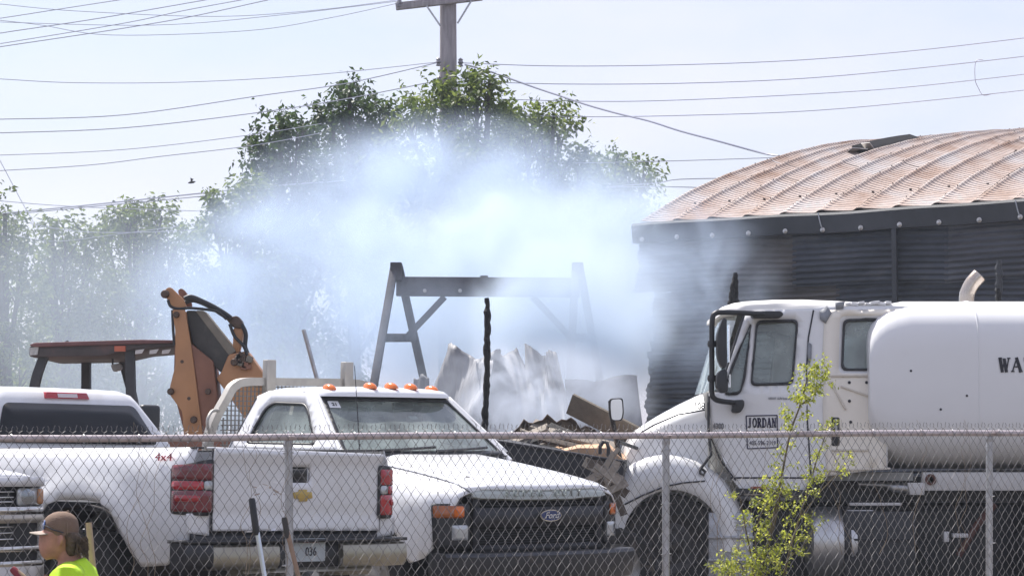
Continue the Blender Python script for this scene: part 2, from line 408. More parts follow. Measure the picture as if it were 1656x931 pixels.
wall_sheet(.15, 2.6, EZ-3.4, EZ-1.95, .05, wallm[0], edge=-.05, seed=92)
MB().box(BL(L_/2+.3, .35, (EZ-.3)/2), (L_-.2, .25, EZ-.35), Matrix((bw, bn, BZ)).transposed()).build('inner_wall', M('burnt framing', (.02, .02, .022), .9, 0, .4, 2), bld)
for (a_, b_) in ((4.35, .045), (7.9, .05)): MB().box(BL(a_, -.12, EZ-1.55), (b_*1.6, .05, 2.6), Matrix((bw, bn, BZ)).transposed()).build('wall_batten', soot, bld)
# black sheet raised at the slot, standing in for the dark of the opening
fl = MB(); s_ = 2*PITCH_S-.03
us = [4.75+.45*q for q in range(6)]
fl.add([p for u in us for p in (BL(s_+.04, u, arch(u)+.15), BL(s_+.30, u, arch(u)+.05), BL(s_+.56, u, arch(u)-.08))], [q for i in range(5) for q in ((3*i, 3*i+1, 3*i+4, 3*i+3), (3*i+1, 3*i+2, 3*i+5, 3*i+4))])
fl.build('slot_dark_panel', M('slot dark', (.012, .012, .014), .95, spec=.1), bld, solid=.02)
tin = M('bare tin', (.45, .43, .41), .45, .6, .2, 6)
for i in range(3):
    MB().box(BL(s_+.15+.12*i, 4.55+.06*i, arch(4.6)+.08+.03*i), (.16, .24, .015), Matrix.Rotation(.5+i, 3, 'Z') @ Matrix.Rotation(.4*i-.3, 3, 'X')).build('torn_scrap', tin, bld)

# ------------------------------------------------------------------ trees
def leaf_mat(name, a, b, c):
    m = bpy.data.materials.new(name); m.use_nodes = True; n, l = m.node_tree.nodes, m.node_tree.links; p = n['Principled BSDF']; out = n['Material Output']
    g_ = n.new('ShaderNodeNewGeometry'); r = n.new('ShaderNodeValToRGB'); e = r.color_ramp.elements
    e[0].color = (*a, 1); e[1].color = (*c, 1); k = e.new(.55); k.color = (*b, 1)
    l.new(g_.outputs['Random Per Island'], r.inputs['Fac']); l.new(r.outputs['Color'], p.inputs['Base Color']); p.inputs['Roughness'].default_value = .5
    t = n.new('ShaderNodeBsdfTranslucent'); h = n.new('ShaderNodeHueSaturation'); h.inputs['Value'].default_value = 1.5; h.inputs['Hue'].default_value = .485
    l.new(r.outputs['Color'], h.inputs['Color']); l.new(h.outputs['Color'], t.inputs['Color'])
    x = n.new('ShaderNodeMixShader'); x.inputs['Fac'].default_value = .5; l.new(p.outputs['BSDF'], x.inputs[1]); l.new(t.outputs['BSDF'], x.inputs[2]); l.new(x.outputs['Shader'], out.inputs['Surface'])
    return m
leaf_dark = leaf_mat('dark foliage', (.020, .040, .014), (.036, .066, .020), (.065, .105, .035))
leaf_mid = leaf_mat('mid green foliage', (.046, .078, .014), (.092, .138, .028), (.17, .215, .055))
leaf_vine = leaf_mat('yellow green foliage', (.16, .20, .025), (.30, .36, .05), (.48, .50, .11))
bark = M('bark', (.07, .055, .042), .95, 0, .4, 6, bump=.8, bscale=18)
def leaves(pts, dirs, n_leaf, L, Wd, rg, droop=.35, spread=.9):
    """sprigs of pointed leaflets at pts growing along dirs -> verts, faces"""
    N = len(pts); k = n_leaf; P = np.repeat(pts, k, 0); D = np.repeat(dirs, k, 0)
    t = np.tile(np.linspace(.1, 1, k), N)[:, None]
    ax = D*(L*2.4)*t; base = P+ax+rg.normal(0, L*.25, (N*k, 3))
    side = np.cross(D, rg.normal(0, 1, (N*k, 3))); side /= np.linalg.norm(side, axis=1, keepdims=True)+1e-9
    d = side*spread+D*rg.uniform(.1, .8, (N*k, 1))+rg.normal(0, .3, (N*k, 3)); d[:, 2] -= droop; d /= np.linalg.norm(d, axis=1, keepdims=True)
    nn = np.cross(d, rg.normal(0, 1, (N*k, 3))); nn /= np.linalg.norm(nn, axis=1, keepdims=True)+1e-9
    ln = L*rg.uniform(.6, 1.25, (N*k, 1)); wd = Wd*rg.uniform(.7, 1.2, (N*k, 1))
    up = np.cross(nn, d)
    v = np.stack([base, base+d*ln*.45+nn*wd*.5+up*wd*.15, base+d*ln-np.array([0, 0, 1])*ln*.12, base+d*ln*.45-nn*wd*.5+up*wd*.15], 1)
    return v.reshape(-1, 3)
def mesh_quads(name, V, mat, parent, **kw):
    me = bpy.data.meshes.new(name); n = len(V); me.vertices.add(n); me.vertices.foreach_set('co', V.astype(np.float32).ravel())
    me.loops.add(n); me.loops.foreach_set('vertex_index', np.arange(n, dtype=np.int32)); me.polygons.add(n//4)
    me.polygons.foreach_set('loop_start', np.arange(0, n, 4, dtype=np.int32)); me.polygons.foreach_set('loop_total', np.full(n//4, 4, np.int32))
    me.update(calc_edges=True); me.materials.append(mat)
    return link(bpy.data.objects.new(name, me), parent, **kw)
def tree(name, label, Y, base_px, blobs, mat, dens=1.0, L=.15, seed=1, group='trees behind the fire', depth=1.1):
    rg = np.random.default_rng(seed); sc = FPX/Y
    b = at(base_px, 760, Y); root = Vector((b.x, Y, ground_z(b.x, Y)-.05)); t = thing(name, label, 'tree', root, group=group)
    cs = []
    sat = []
    for (px, py, rx, rz) in blobs:
        if rx < 20 or py > 420: continue
        for _ in range(3):
            a_ = rg.uniform(-.15, math.pi+.15); k_ = rg.uniform(.12, .26); sat.append((px+rx*1.0*math.cos(a_), py-rz*1.05*math.sin(a_), rx*k_, rz*k_*rg.uniform(1.0, 2.2)))
    for (px, py, rx, rz) in list(blobs)+sat:
        c = at(px, py, Y)-root; cs.append((c, rx*.92/sc, (rx+rz)/2/sc*depth, rz*.92/sc, rg.uniform(-.5, .5)))
    # trunk and limbs
    tr = MB(); top = max(cs, key=lambda q: q[0].z)[0]; H = top.z
    mid = Vector((top.x*.35, .1, H*.45))
    path = smoothpath([Vector((0, 0, 0)), Vector((.05, 0, H*.2)), mid, Vector((top.x*.8, 0, H*.75)), top], 5)
    tr.tube(path, [.17*(1-.88*i/(len(path)-1))+.012 for i in range(len(path))], 9)
    for (c, rx, ry, rz, dy) in cs[:len(blobs)]:
        j = min(len(path)-2, max(2, int(len(path)*(.25+.5*min(1, max(0, c.z/H-.2)))))); a = path[j]
        e = c+Vector((0, dy, 0)); m_ = (a+e)/2+Vector((0, 0, -.12*(e-a).length))
        pp = smoothpath([a, m_, e], 5); tr.tube(pp, [.055*(1-.8*i/(len(pp)-1))+.008 for i in range(len(pp))], 6)
        for q in range(4 if rx > .2 else 1):
            d = Vector(rg.normal(0, 1, 3)).normalized(); d.z = abs(d.z)*.6+.2
            tr.tube([m_.lerp(e, .6+.1*q), e+Vector((d.x*rx, d.y*ry, d.z*rz))*.8], [.02, .006], 5)
    tr.build('trunk', bark, t, smooth=50)
    P = []; D = []
    for (c, rx, ry, rz, dy) in cs:
        area = rx*rz; n = int((150 if rx > .2 else 120)*area*dens)+5
        # sub-clumps so the blob has holes and an uneven rim
        nc = max(5, int(7+10*area)); cc = rg.normal(0, 1, (nc, 3)); cc /= np.linalg.norm(cc, axis=1, keepdims=True); cc *= rg.uniform(.35, .98, (nc, 1))
        idx = rg.integers(0, nc, n); o = rg.normal(0, .21, (n, 3)); q = cc[idx]+o
        w_ = np.array([rx, ry, rz]); P.append(q*w_+np.array([c.x, c.y+dy, c.z]))
        dd = q+rg.normal(0, .45, q.shape); dd[:, 2] += .35; dd /= np.linalg.norm(dd, axis=1, keepdims=True); D.append(dd)
    P = np.concatenate(P); D = np.concatenate(D)
    mesh_quads('crown', leaves(P, D, 9, L, L*.42, rg), mat, t)
    return t
tree('dark_tree', 'dark leafed tree left of the utility pole, veiled by smoke', 47, 470,
     [(450, 232, 42, 42), (430, 262, 30, 26), (485, 222, 28, 22), (478, 270, 40, 45), (452, 318, 44, 40), (500, 330, 60, 60), (450, 390, 60, 60), (520, 420, 70, 80), (440, 470, 60, 60)], leaf_dark, 1.7, seed=3, L=.135)
tree('spired_tree', 'tall tree with a narrow spire top left of the utility pole', 49, 575,
     [(565, 140, 13, 26), (563, 178, 26, 30), (535, 190, 22, 22), (590, 205, 30, 26), (560, 228, 55, 36), (618, 200, 26, 28), (628, 240, 45, 40), (560, 290, 75, 60), (620, 320, 80, 80), (560, 400, 80, 80), (640, 440, 80, 80)], leaf_dark, 1.7, seed=5, L=.135)
tree('pole_tree', 'broad leafy tree wrapped around the foot of the utility pole', 45.5, 735,
     [(690, 175, 34, 32), (662, 200, 24, 24), (738, 158, 34, 26), (772, 148, 26, 20), (792, 128, 16, 9), (770, 180, 40, 34), (712, 215, 62, 46), (780, 230, 50, 48), (700, 290, 90, 70), (760, 330, 90, 80), (700, 400, 90, 90)], leaf_mid, 1.5, seed=8, L=.135)
tree('bushy_tree', 'sunlit green tree right of the utility pole', 48, 850,
     [(815, 205, 34, 34), (848, 230, 40, 38), (895, 188, 18, 24), (905, 215, 20, 22), (880, 235, 30, 34), (830, 280, 62, 50), (905, 275, 44, 40), (940, 285, 30, 24), (870, 340, 90, 70), (880, 430, 90, 80)], leaf_mid, 1.5, seed=11, L=.135)
tree('hazy_tree', 'low hazy tree next to the arched roof', 51, 1000,
     [(965, 290, 24, 20), (992, 270, 22, 20), (1018, 290, 20, 18), (1040, 285, 20, 14), (1000, 315, 52, 26), (960, 330, 44, 34), (1030, 325, 32, 20), (1000, 380, 70, 50)], leaf_mid, 1.3, seed=13, L=.13)
tree('corner_tree', 'bright green tree behind the tip of the backhoe boom', 44, 375,
     [(378, 345, 36, 32), (352, 360, 26, 28), (400, 368, 34, 34), (395, 322, 28, 18), (360, 405, 56, 44), (410, 430, 50, 50), (380, 470, 70, 50), (400, 540, 70, 60)], leaf_mid, 1.9, seed=17, L=.13)
tree('left_tree', 'pale green tree rising above the backhoe canopy', 50, 235,
     [(210, 358, 30, 22), (240, 365, 26, 22), (266, 352, 14, 22), (290, 392, 40, 32), (230, 400, 52, 34), (180, 395, 30, 26), (240, 450, 80, 50), (300, 470, 60, 56), (200, 520, 80, 60), (290, 560, 80, 60), (170, 450, 60, 50), (340, 520, 60, 60)], leaf_mid, 1.9, seed=19, L=.13)
tree('middle_left_tree', 'feathery green tree over the left end of the backhoe canopy', 48, 110,
     [(110, 395, 42, 30), (75, 410, 34, 28), (140, 410, 34, 26), (110, 450, 70, 46), (60, 480, 60, 50), (150, 490, 60, 50), (100, 550, 90, 60), (60, 620, 80, 60), (160, 560, 70, 60)], leaf_mid, 1.9, seed=23, L=.13)
tree('edge_tree', 'slender green tree at the left edge of the picture', 46, 10,
     [(8, 345, 9, 26), (5, 385, 20, 28), (30, 400, 22, 26), (0, 430, 40, 40), (30, 470, 50, 50), (0, 540, 60, 60), (30, 610, 60, 60)], leaf_mid, 1.9, seed=29, L=.13)
for i, (px, py, rx, rz, Y, lb) in enumerate([(170, 610, 120, 70, 53, 'low thicket behind the backhoe canopy'), (330, 600, 100, 80, 54, 'low thicket behind the backhoe boom'), (500, 560, 100, 90, 55, 'low thicket in the smoke left of the timber gantry'), (60, 640, 110, 90, 52, 'low thicket at the left edge behind the pickup cab'), (420, 520, 70, 90, 50, 'low thicket right of the backhoe boom')]):
    tree('thicket', lb, Y, px, [(px-rx*.5, py, rx*.7, rz), (px+rx*.5, py-10, rx*.7, rz), (px, py+60, rx, rz)], leaf_dark, 1.5, seed=40+i, group='undergrowth behind the fire')

# ------------------------------------------------------------------ utility pole and overhead lines
polem = M('haze pale pole timber', (.34, .31, .32), .9, 0, .3, 3, bump=.4, bscale=12, stretch=(6, 6, .6))  # paler than bare timber: the haze over the pole is in this colour
pb = at(725, 760, 46.5); pole = thing('utility_pole', 'pale wooden utility pole with a crossarm', 'utility pole', (pb.x, 46.5, 0))
ptop = at(725, -60, 46.5).z
MB().tube([(0, 0, -.2), (0, 0, 4), (-.02, 0, ptop)], [.20, .175, .145], 16).build('pole', polem, pole, smooth=50)
ca, cb = at(640, 11, 46.3)-Vector(pole.location), at(780, -5, 46.3)-Vector(pole.location)
MB().bar(ca, cb, .12, .13).build('crossarm', polem, pole, bevel=.01)
MB().bar(at(690, 10, 46.25)-Vector(pole.location), at(712, 42, 46.25)-Vector(pole.location), .05, .03).build('brace', galv, pole)
MB().bar(at(762, 2, 46.25)-Vector(pole.location), at(740, 38, 46.25)-Vector(pole.location), .05, .03).build('brace', galv, pole)
porc = M('porcelain', (.25, .24, .26), .3, 0, .2, 9)
for (px, py) in ((646, 5), (772, -6), (709, 101), (745, 102), (710, 131)):
    c = at(px, py, 46.25)-Vector(pole.location)
    MB().lathe([(.02, -.07), (.05, -.06), (.03, -.02), (.055, .0), (.035, .04), (.045, .06), (.01, .09)], c, (0, 0, 1), 10).build('insulator', porc, pole)
wirem = M('overhead wire', (.55, .55, .62), .6, .3)  # pale lavender base stands in for the haze in front of the wires
def wire(px_pts, Y, r, label, Y2=None):
    n = len(px_pts); P = [at(x, y, Y+(0 if Y2 is None else (Y2-Y)*i/(n-1))) for i, (x, y) in enumerate(px_pts)]
    c = P[0]; MB().tube([p-c for p in smoothpath(P, 7)], r*.72, 5).build('overhead_wire', wirem, None, label=label, cat='wire', group='overhead lines').location = c
LW = [([(-60, 126), (0, 128), (120, 134), (300, 133), (500, 122), (706, 101)], .009, 'thin wire, highest of those ending left of the pole insulators'),
      ([(-60, 194), (0, 193), (200, 186), (420, 155), (560, 135), (706, 102)], .012, 'wire with splices, second below the top on the left of the pole'),
      ([(-60, 216), (0, 215), (200, 207), (420, 182), (560, 160), (707, 131)], .012, 'wire with splices, third on the left of the pole'),
      ([(-60, 252), (0, 251), (200, 242), (400, 219), (520, 200)], .009, 'wire that enters the dark tree, upper of two'),
      ([(-60, 279), (0, 276), (145, 267), (260, 253), (405, 236), (520, 215)], .010, 'wire that enters the dark tree, lower of two'),
      ([(-60, 38), (0, 30), (110, 13), (260, -10)], .011, 'slanting wire in the top left corner, uppermost'),
      ([(-60, 66), (0, 54), (160, 30), (380, -8)], .012, 'slanting wire in the top left, second from the corner'),
      ([(-60, 80), (0, 71), (200, 38), (300, 17), (420, -5)], .011, 'slanting wire in the top left, third from the corner'),
      ([(-60, 85), (0, 76), (200, 46), (320, 25), (470, -8)], .012, 'slanting wire in the top left, fourth from the corner'),
      ([(-60, 2), (0, 7), (120, 18), (340, 27), (500, 18), (646, 0)], .008, 'thin wire sagging to the crossarm, uppermost'),
      ([(-60, 32), (0, 36), (250, 41), (450, 25), (646, 2)], .008, 'thin wire sagging to the crossarm, middle'),
      ([(-60, 27), (60, 40), (180, 57), (400, 50), (530, 30), (646, 5)], .008, 'thin wire sagging to the crossarm, lowest'),
      ([(-60, 356), (0, 346), (150, 331), (430, 302), (560, 292)], .017, 'thick cable over the left trees, upper strand'),
      ([(-60, 360), (0, 349), (150, 334), (300, 320), (440, 305)], .012, 'thick cable over the left trees, lower strand'),
      ([(-60, 322), (0, 325), (120, 334), (340, 342)], .009, 'thin wire crossing the thick cable over the left trees'),
      ([(-60, 330), (0, 348), (100, 371), (200, 376), (330, 371)], .011, 'sagging cable low over the left trees'),
      ([(-60, 352), (0, 372), (80, 390), (180, 380), (330, 360)], .008, 'short sagging wire at the tops of the left trees'),
      ([(-40, 190), (0, 260), (40, 335), (78, 398)], .009, 'steep guy wire at the left edge')]
for p_, r_, lb in LW: wire(p_, 46.2, r_, lb)
RW = [([(746, 102), (900, 107), (1100, 105), (1300, 97), (1500, 80), (1720, 54)], .011, 'topmost wire right of the pole'),
      ([(742, 131), (900, 136), (1100, 135), (1300, 127), (1500, 109), (1720, 84)], .011, 'second wire from the top right of the pole'),
      ([(742, 158), (940, 164), (1100, 162), (1350, 150), (1500, 138), (1720, 113)], .010, 'third wire from the top right of the pole'),
      ([(742, 183), (850, 187), (960, 189), (1100, 187), (1300, 180), (1500, 163), (1720, 139)], .010, 'fourth wire from the top right of the pole'),
      ([(930, 264), (1100, 260), (1280, 254), (1400, 250)], .010, 'wire just above the left slope of the arched roof'),
      ([(980, 302), (1060, 296), (1100, 290), (1200, 288)], .012, 'bowed cable behind the left slope of the arched roof'),
      ([(980, 303), (1080, 302), (1200, 306)], .012, 'straight cable behind the left slope of the arched roof')]
for p_, r_, lb in RW: wire(p_, 47.5, r_, lb)
wire([(752, 105), (780, 112), (810, 122), (860, 140), (905, 155), (950, 170), (1000, 184), (1050, 196), (1100, 212), (1160, 228), (1230, 247), (1258, 252)], 46.2, .022, 'thick twisted service drop from the pole to the arched roof', 44)
wire([(1590, 97), (1578, 100), (1577, 128), (1582, 142), (1590, 154), (1604, 152)], 47.5, .010, 'short jumper loop tying three wires at the upper right')
bc = at(310, 295, 44); bird = MB()
bird.tube([(-.06, 0, -.01), (-.02, 0, 0), (.03, 0, .005), (.065, 0, .015)], [.008, .022, .02, .006], 6)
bird.add([(0, 0, .01), (.02, .02, .06), (-.03, .06, .09), (-.02, .01, .01)], [(0, 1, 2, 3)]).add([(0, 0, .01), (.02, -.02, .05), (.05, -.07, .06), (-.02, -.01, .01)], [(0, 1, 2, 3)])
bird.build('bird', M('dark feathers', (.05, .045, .05), .8), None, label='tiny dark bird flying over the left trees', cat='bird').location = bc

# ------------------------------------------------------------------ timber gantry in the smoke
GY = 34.0; gm = M('grimy timber', (.07, .065, .07), .8, 0, .4, 4, [((.14, .13, .13), .15, 3)], bump=.3)
gb = at(790, 760, GY); gan = thing('timber_gantry', 'dark timber gantry of two A-frames and a beam, half hidden in smoke', 'gantry', (gb.x, GY, 0))
go = Vector(gan.location)
def G(px, py, dy=0): return at(px, py, GY+dy)-go
for (tx, l1, l2, c1, c2) in ((641, 610, 686, 626, 668), (934, 918, 978, 922, 957)):
    for (fx, dy) in ((l1, -1.0), (l2, 1.0)):
        b_ = G(fx, 632); b_.y += dy; tpt = G(tx + (4 if dy > 0 else -3), 432); tpt.y += dy*.06
        fz_ = b_ + (b_-tpt)*(b_.z/(tpt.z-b_.z))
        MB().bar(tpt, fz_, .10, .10, (1, 0, 0)).build('leg', gm, gan, bevel=.008)
    MB().bar(G(c1, 546, -.55), G(c2, 546, .5), .10, .11).build('cross_tie', gm, gan, bevel=.006)
    MB().box(G(tx, 440), (.15, .3, .24)).build('head_block', gm, gan, bevel=.01)
MB().bar(G(641, 463), G(938, 465), .16, .25).build('beam', gm, gan, bevel=.01)
for a_, b_ in (((719, 480), (655, 548)), ((862, 480), (925, 548))): MB().bar(G(*a_), G(*b_), .07, .08).build('knee_brace', gm, gan)
for px in (687, 744): MB().lathe([(.025, 0), (.025, .03), (.001, .035)], G(px, 470, -.08), (0, -1, 0), 8).build('bolt', tin, gan)
MB().box(G(783, 450, 0), (.1, .22, .06)).build('beam_cap', gm, gan)

# ------------------------------------------------------------------ charred posts
def char_post(pts, Y, r, label, seed, dark=char):
    rg = random.Random(seed); P = [at(x, y, Y) for x, y in pts]; base = Vector((P[-1].x, Y, 0)); P.append(base.copy()); P = [p-base for p in P]
    dense = []
    for a, b in zip(P, P[1:]):
        k = max(2, int((a-b).length/.035)); dense += [a.lerp(b, i/k) for i in range(k)]
    dense.append(P[-1]); n = len(dense); mb = MB()
    rs = [r*(.6+.4*min(1, i/4.))*(rg.uniform(.78, 1.14)) * (1+.35*max(0, (i/n-.45))) for i in range(n)]
    mb.tube([p+Vector((rg.uniform(-.2, .2)*r, rg.uniform(-.2, .2)*r, 0)) for p in dense], rs, 8)
    o = mb.build('charred_post', dark, None, smooth=25, label=label, cat='post', group='charred upright posts'); o.location = base
char_post([(788, 482), (788, 560), (787, 640), (783, 690)], 27.5, .036, 'thin charred post standing in front of the smoke', 2)
char_post([(1189, 441), (1189, 520), (1190, 600)], 31.5, .045, 'tall charred post behind the water truck mirror', 3)
char_post([(1184, 460), (1183, 530), (1183, 610)], 30.8, .042, 'shorter charred post beside the taller one, by the truck windshield', 4)
char_post([(1615, 420), (1615, 480), (1615, 560)], 31.0, .045, 'dark post against the wall behind the exhaust stack', 5, soot)
char_post([(1614, 466), (1616, 500), (1616, 560)], 30.2, .040, 'blackened stump of a post over the tank', 6)

# ------------------------------------------------------------------ wreckage
wreck_metal = M('smoke stained sheet metal', (.20, .20, .21), .6, .2, .3, 1.5, [((.16, .14, .13), .35, 1.2), ((.22, .13, .08), .15, 3)], bump=.1)
wreck_dark = M('burnt sheet metal', (.10, .10, .11), .6, .2, .35, 2, [((.30, .29, .28), .2, 2)], bump=.1)
def corr(label, q, per, amp, m, seed=0, warp=.06, nu=40, nv=10, name='corrugated_sheet'):
    """bent corrugated sheet between four corners (tl, tr, br, bl), each (px, py, Y)"""
    rg = random.Random(seed); c = [at(*k) for k in q]; o = sum(c, Vector())/4; a, b = rg.uniform(0, 6), rg.uniform(0, 6); v = []
    nrm = (c[1]-c[0]).cross(c[3]-c[0]).normalized()
    nu = per*4; nv = 22
    for j in range(nv+1):
        for i in range(nu+1):
            u, t = i/nu, j/nv; p = (c[0]*(1-u)+c[1]*u)*(1-t)+(c[3]*(1-u)+c[2]*u)*t
            p = p+nrm*(amp*math.sin(2*math.pi*per*u)+warp*math.sin(u*5+a)*math.sin(t*4+b)+warp*.9*abs(math.sin(u*3.3+t*2.6+b))+warp*.35*math.sin(u*13+t*9+a))
            if j == 0: p = p+Vector((0, 0, .025*math.sin(u*7+a)+.006*math.sin(u*41)))
            v.append(p-o)
    mb = MB(); mb.add(v, [(j*(nu+1)+i, j*(nu+1)+i+1, (j+1)*(nu+1)+i+1, (j+1)*(nu+1)+i) for j in range(nv) for i in range(nu)])
    ob = mb.build(name, m, None, smooth=60, merge=False, solid=.004, label=label, cat='sheet metal', group='fallen roofing sheets'); ob.location = o
corr('pale crumpled corrugated sheet left of the thin charred post', [(722, 556, 31), (786, 578, 30.2), (780, 740, 29.6), (672, 720, 30.4)], 11, .009, wreck_metal, 1, .08)
corr('folded corrugated sheet right of the thin charred post', [(776, 578, 30.4), (846, 556, 31), (876, 735, 29.8), (780, 740, 29.7)], 9, .010, wreck_dark, 2, .13)
corr('slanting burnt sheet in the middle of the smoking wreck', [(846, 556, 31), (897, 570, 30.6), (938, 735, 29.6), (872, 735, 29.8)], 7, .010, wreck_dark, 3, .09)
corr('flat upright sheet at the right of the smoking wreck', [(912, 614, 31.2), (1029, 608, 31), (1045, 740, 30.6), (925, 740, 30.8)], 3, .006, wreck_metal, 4, .03)
corr('small dark sheet at the foot of the gantry', [(667, 608, 32.4), (694, 608, 32.2), (696, 700, 32), (665, 700, 32.2)], 2, .005, wreck_dark, 5, .02)
pl = MB(); a_, b_ = at(922, 652, 26.5), at(1040, 712, 26.2); o_ = (a_+b_)/2
pl.bar(a_-o_, b_-o_, .05, .22, (.2, -.35, 1)).build('board', M('weathered board', (.13, .11, .085), .9, 0, .3, 5, bump=.3), None, bevel=.006, label='wide brown board sticking out of the debris beside the mirror', cat='board').location = o_
a_, b_ = at(491, 533, 27), at(516, 625, 27)
MB().tube([(0, 0, 0), b_-a_, (b_-a_)*2.6], .022, 10).build('leaning_pole', galv, None, label='thin grey pole leaning behind the flatbed truck cab', cat='pole').location = a_
# dark flatbed trailer with a sheet of plywood
ty = 24.6; tb = at(920, 760, ty); trl = thing('flatbed_trailer', 'dark steel flatbed trailer behind the white flatbed truck', 'trailer', (tb.x, ty, 0)); to = Vector(trl.location)
dk = M('dark trailer steel', (.022, .022, .026), .55, .3, .3, 4, [(dust, .15, 5)])
def TT(px, py, Y=ty): return at(px, py, Y)-to
MB().prism([(800, 714), (1010, 748), (1006, 790), (800, 790)], lambda u, v: TT(u, v, ty), lambda u, v: TT(u, v, ty)+Vector((.15, 2.0, 0))).build('side_rail', dk, trl, bevel=.02)
MB().prism([(800, 714), (1010, 748), (1010, 752), (800, 719)], lambda u, v: TT(u, v, ty)+Vector((0, -.03, .02)), lambda u, v: TT(u, v, ty)+Vector((.15, 2.05, .05))).build('deck', dk, trl, bevel=.006)
MB().tube([TT(971, 734)+Vector((0, .1, .0)), TT(971, 722)+Vector((0, .1, 0)), TT(976, 714)+Vector((0, .1, 0)), TT(982, 715)+Vector((0, .1, 0)), TT(985, 724)+Vector((0, .1, 0)), TT(984, 738)+Vector((0, .1, 0))], .018, 8).build('tie_ring', black_plastic, trl)
for dx in (-.8, .55):
    wheel(trl, TT(905, 760)+Vector((dx, .2, -TT(905, 760).z+.36)), (0, -1, 0), .36, .22, rubber, steel, 6)
ply = M('raw plywood', (.52, .33, .20), .8, 0, .15, 4, [((.25, .15, .09), .2, 5)])
c_ = at(955, 735, 25.2)
MB().prism([(892, 733), (935, 724), (985, 724), (1012, 747), (1000, 750), (930, 740)], lambda u, v: at(u, v, 24.9)-c_+Vector((0, 0, .0)), lambda u, v: at(u, v, 26.2)-c_+Vector((0, 0, .06))).build('plywood_sheet', ply, None, label='tan plywood sheet lying on the dark trailer', cat='plywood').location = c_
wood_char = [M('scorched plank %s' % n_, c, .9, 0, .35, 6, [((.02, .018, .017), .4, 4)], bump=.4) for n_, c in (('pale', (.27, .235, .195)), ('brown', (.09, .07, .055)), ('black', (.03, .028, .027)))]
rg = random.Random(21)
for i in range(16):                                       # heap of burnt boards above the trailer
    px = rg.uniform(815, 975); h = 1-((px-890)/95)**2; py = 735-44*max(.05, h)*rg.uniform(.35, .98); Y = rg.uniform(25.3, 26.6)
    sl = -.33 if px < 880 else .33; L = rg.uniform(.35, .9); d = Vector((math.cos(sl), rg.uniform(-.5, .5), -math.sin(sl)+rg.uniform(-.15, .15))).normalized(); c = at(px, py, Y)
    MB().bar(-d*L/2, d*L/2, rg.uniform(.05, .16), rg.uniform(.02, .04), (rg.uniform(-.4, .4), -.5, 1)).build('burnt_board', wood_char[i % 3], None, bevel=.004, label='scorched board in the burnt heap on the dark trailer', cat='board', group='scorched boards heaped on the trailer').location = c
for i in range(14):                                       # splintered wood between the two trucks
    px = rg.uniform(958, 1003); py = rg.uniform(745, 800); L = rg.uniform(.15, .42); an = rg.uniform(-1.2, 1.2); c = at(px, py, rg.uniform(23.2, 24.2)); d = Vector((math.cos(an), rg.uniform(-.4, .4), math.sin(an))).normalized()
    MB().bar(-d*L/2, d*L/2, rg.uniform(.04, .1), rg.uniform(.015, .03), (0, -1, .3)).build('splintered_board', wood_char[0 if i % 3 else 1], None, label='pale splintered board between the flatbed truck and the water truck', cat='board', group='splintered boards between the trucks').location = c
c = at(892, 725, 26.8)
hm = MB(); hv = []
for j in range(9):
    for i in range(25):
        u, t = i/24, j/8; x = (u-.5)*1.15; z = .30*(1-(2*u-1)**2)**.7*(1-.5*t)+.03*math.sin(u*31+j)+.02*math.sin(u*57); hv.append((x+.02*math.sin(j*3.), (t-.3)*1.2, z-.12*t))
hm.add(hv, [(j*25+i, j*25+i+1, (j+1)*25+i+1, (j+1)*25+i) for j in range(8) for i in range(24)])
hm.build('crumpled_tin', M('crumpled burnt tin', (.14, .11, .09), .5, .6, .5, 5, [((.38, .36, .33), .3, 6)], bump=.6, bscale=10), None, solid=.01, smooth=20, label='crumpled burnt tin arched over the debris heap', cat='sheet metal').location = c
# ================================================================== chevy-style pickup seen from behind
PX = thing('white_pickup', 'dirty white pickup with red tail lamps, seen from behind its tailgate', 'pickup truck', (-1.50, 17.95, .05), (R(.6), R(.3), R(45)))
paint2 = M('white pickup paint', (.76, .76, .765), .3, 0, .03, 2, [((.36, .29, .22), .36, .9), (dust, .16, 8)], coat=.5)
def side_x(y, z, top):
    x = .945-.09*max(0, (z-1.12)/.26)**2*.8-.10*max(0, (.85-z)/.35)**1.5
    x -= .075*max(0, 1-y/.16)**2
    d = math.hypot((y-1.2)*.85, (z-.55)*1.0); x += .045*math.exp(-((d-.55)/.10)**2)*(1 if z < 1.12 else .4)
    x += .018*math.exp(-((z-1.17)/.03)**2)*min(1, max(0, (y-.3)/.8))
    x -= .016*math.exp(-((z-1.10)/.035)**2)*min(1, max(0, (y-.3)/.8))
    return x
arch_o = [(.52, .56), (.60, .66), (.70, .82), (.80, .94), (.92, .985), (1.10, 1.0), (1.40, .995), (1.54, .96), (1.68, .82), (1.80, .58)]
bed_out = [(.02, .74), (.10, .66), (.28, .58)]+arch_o+[(2.54, .60), (2.54, 1.345), (.03, 1.365)]
lamp_hole = rpoly([(-.05, .925), (.145, .935), (.165, 1.225), (-.05, 1.285)], .03)
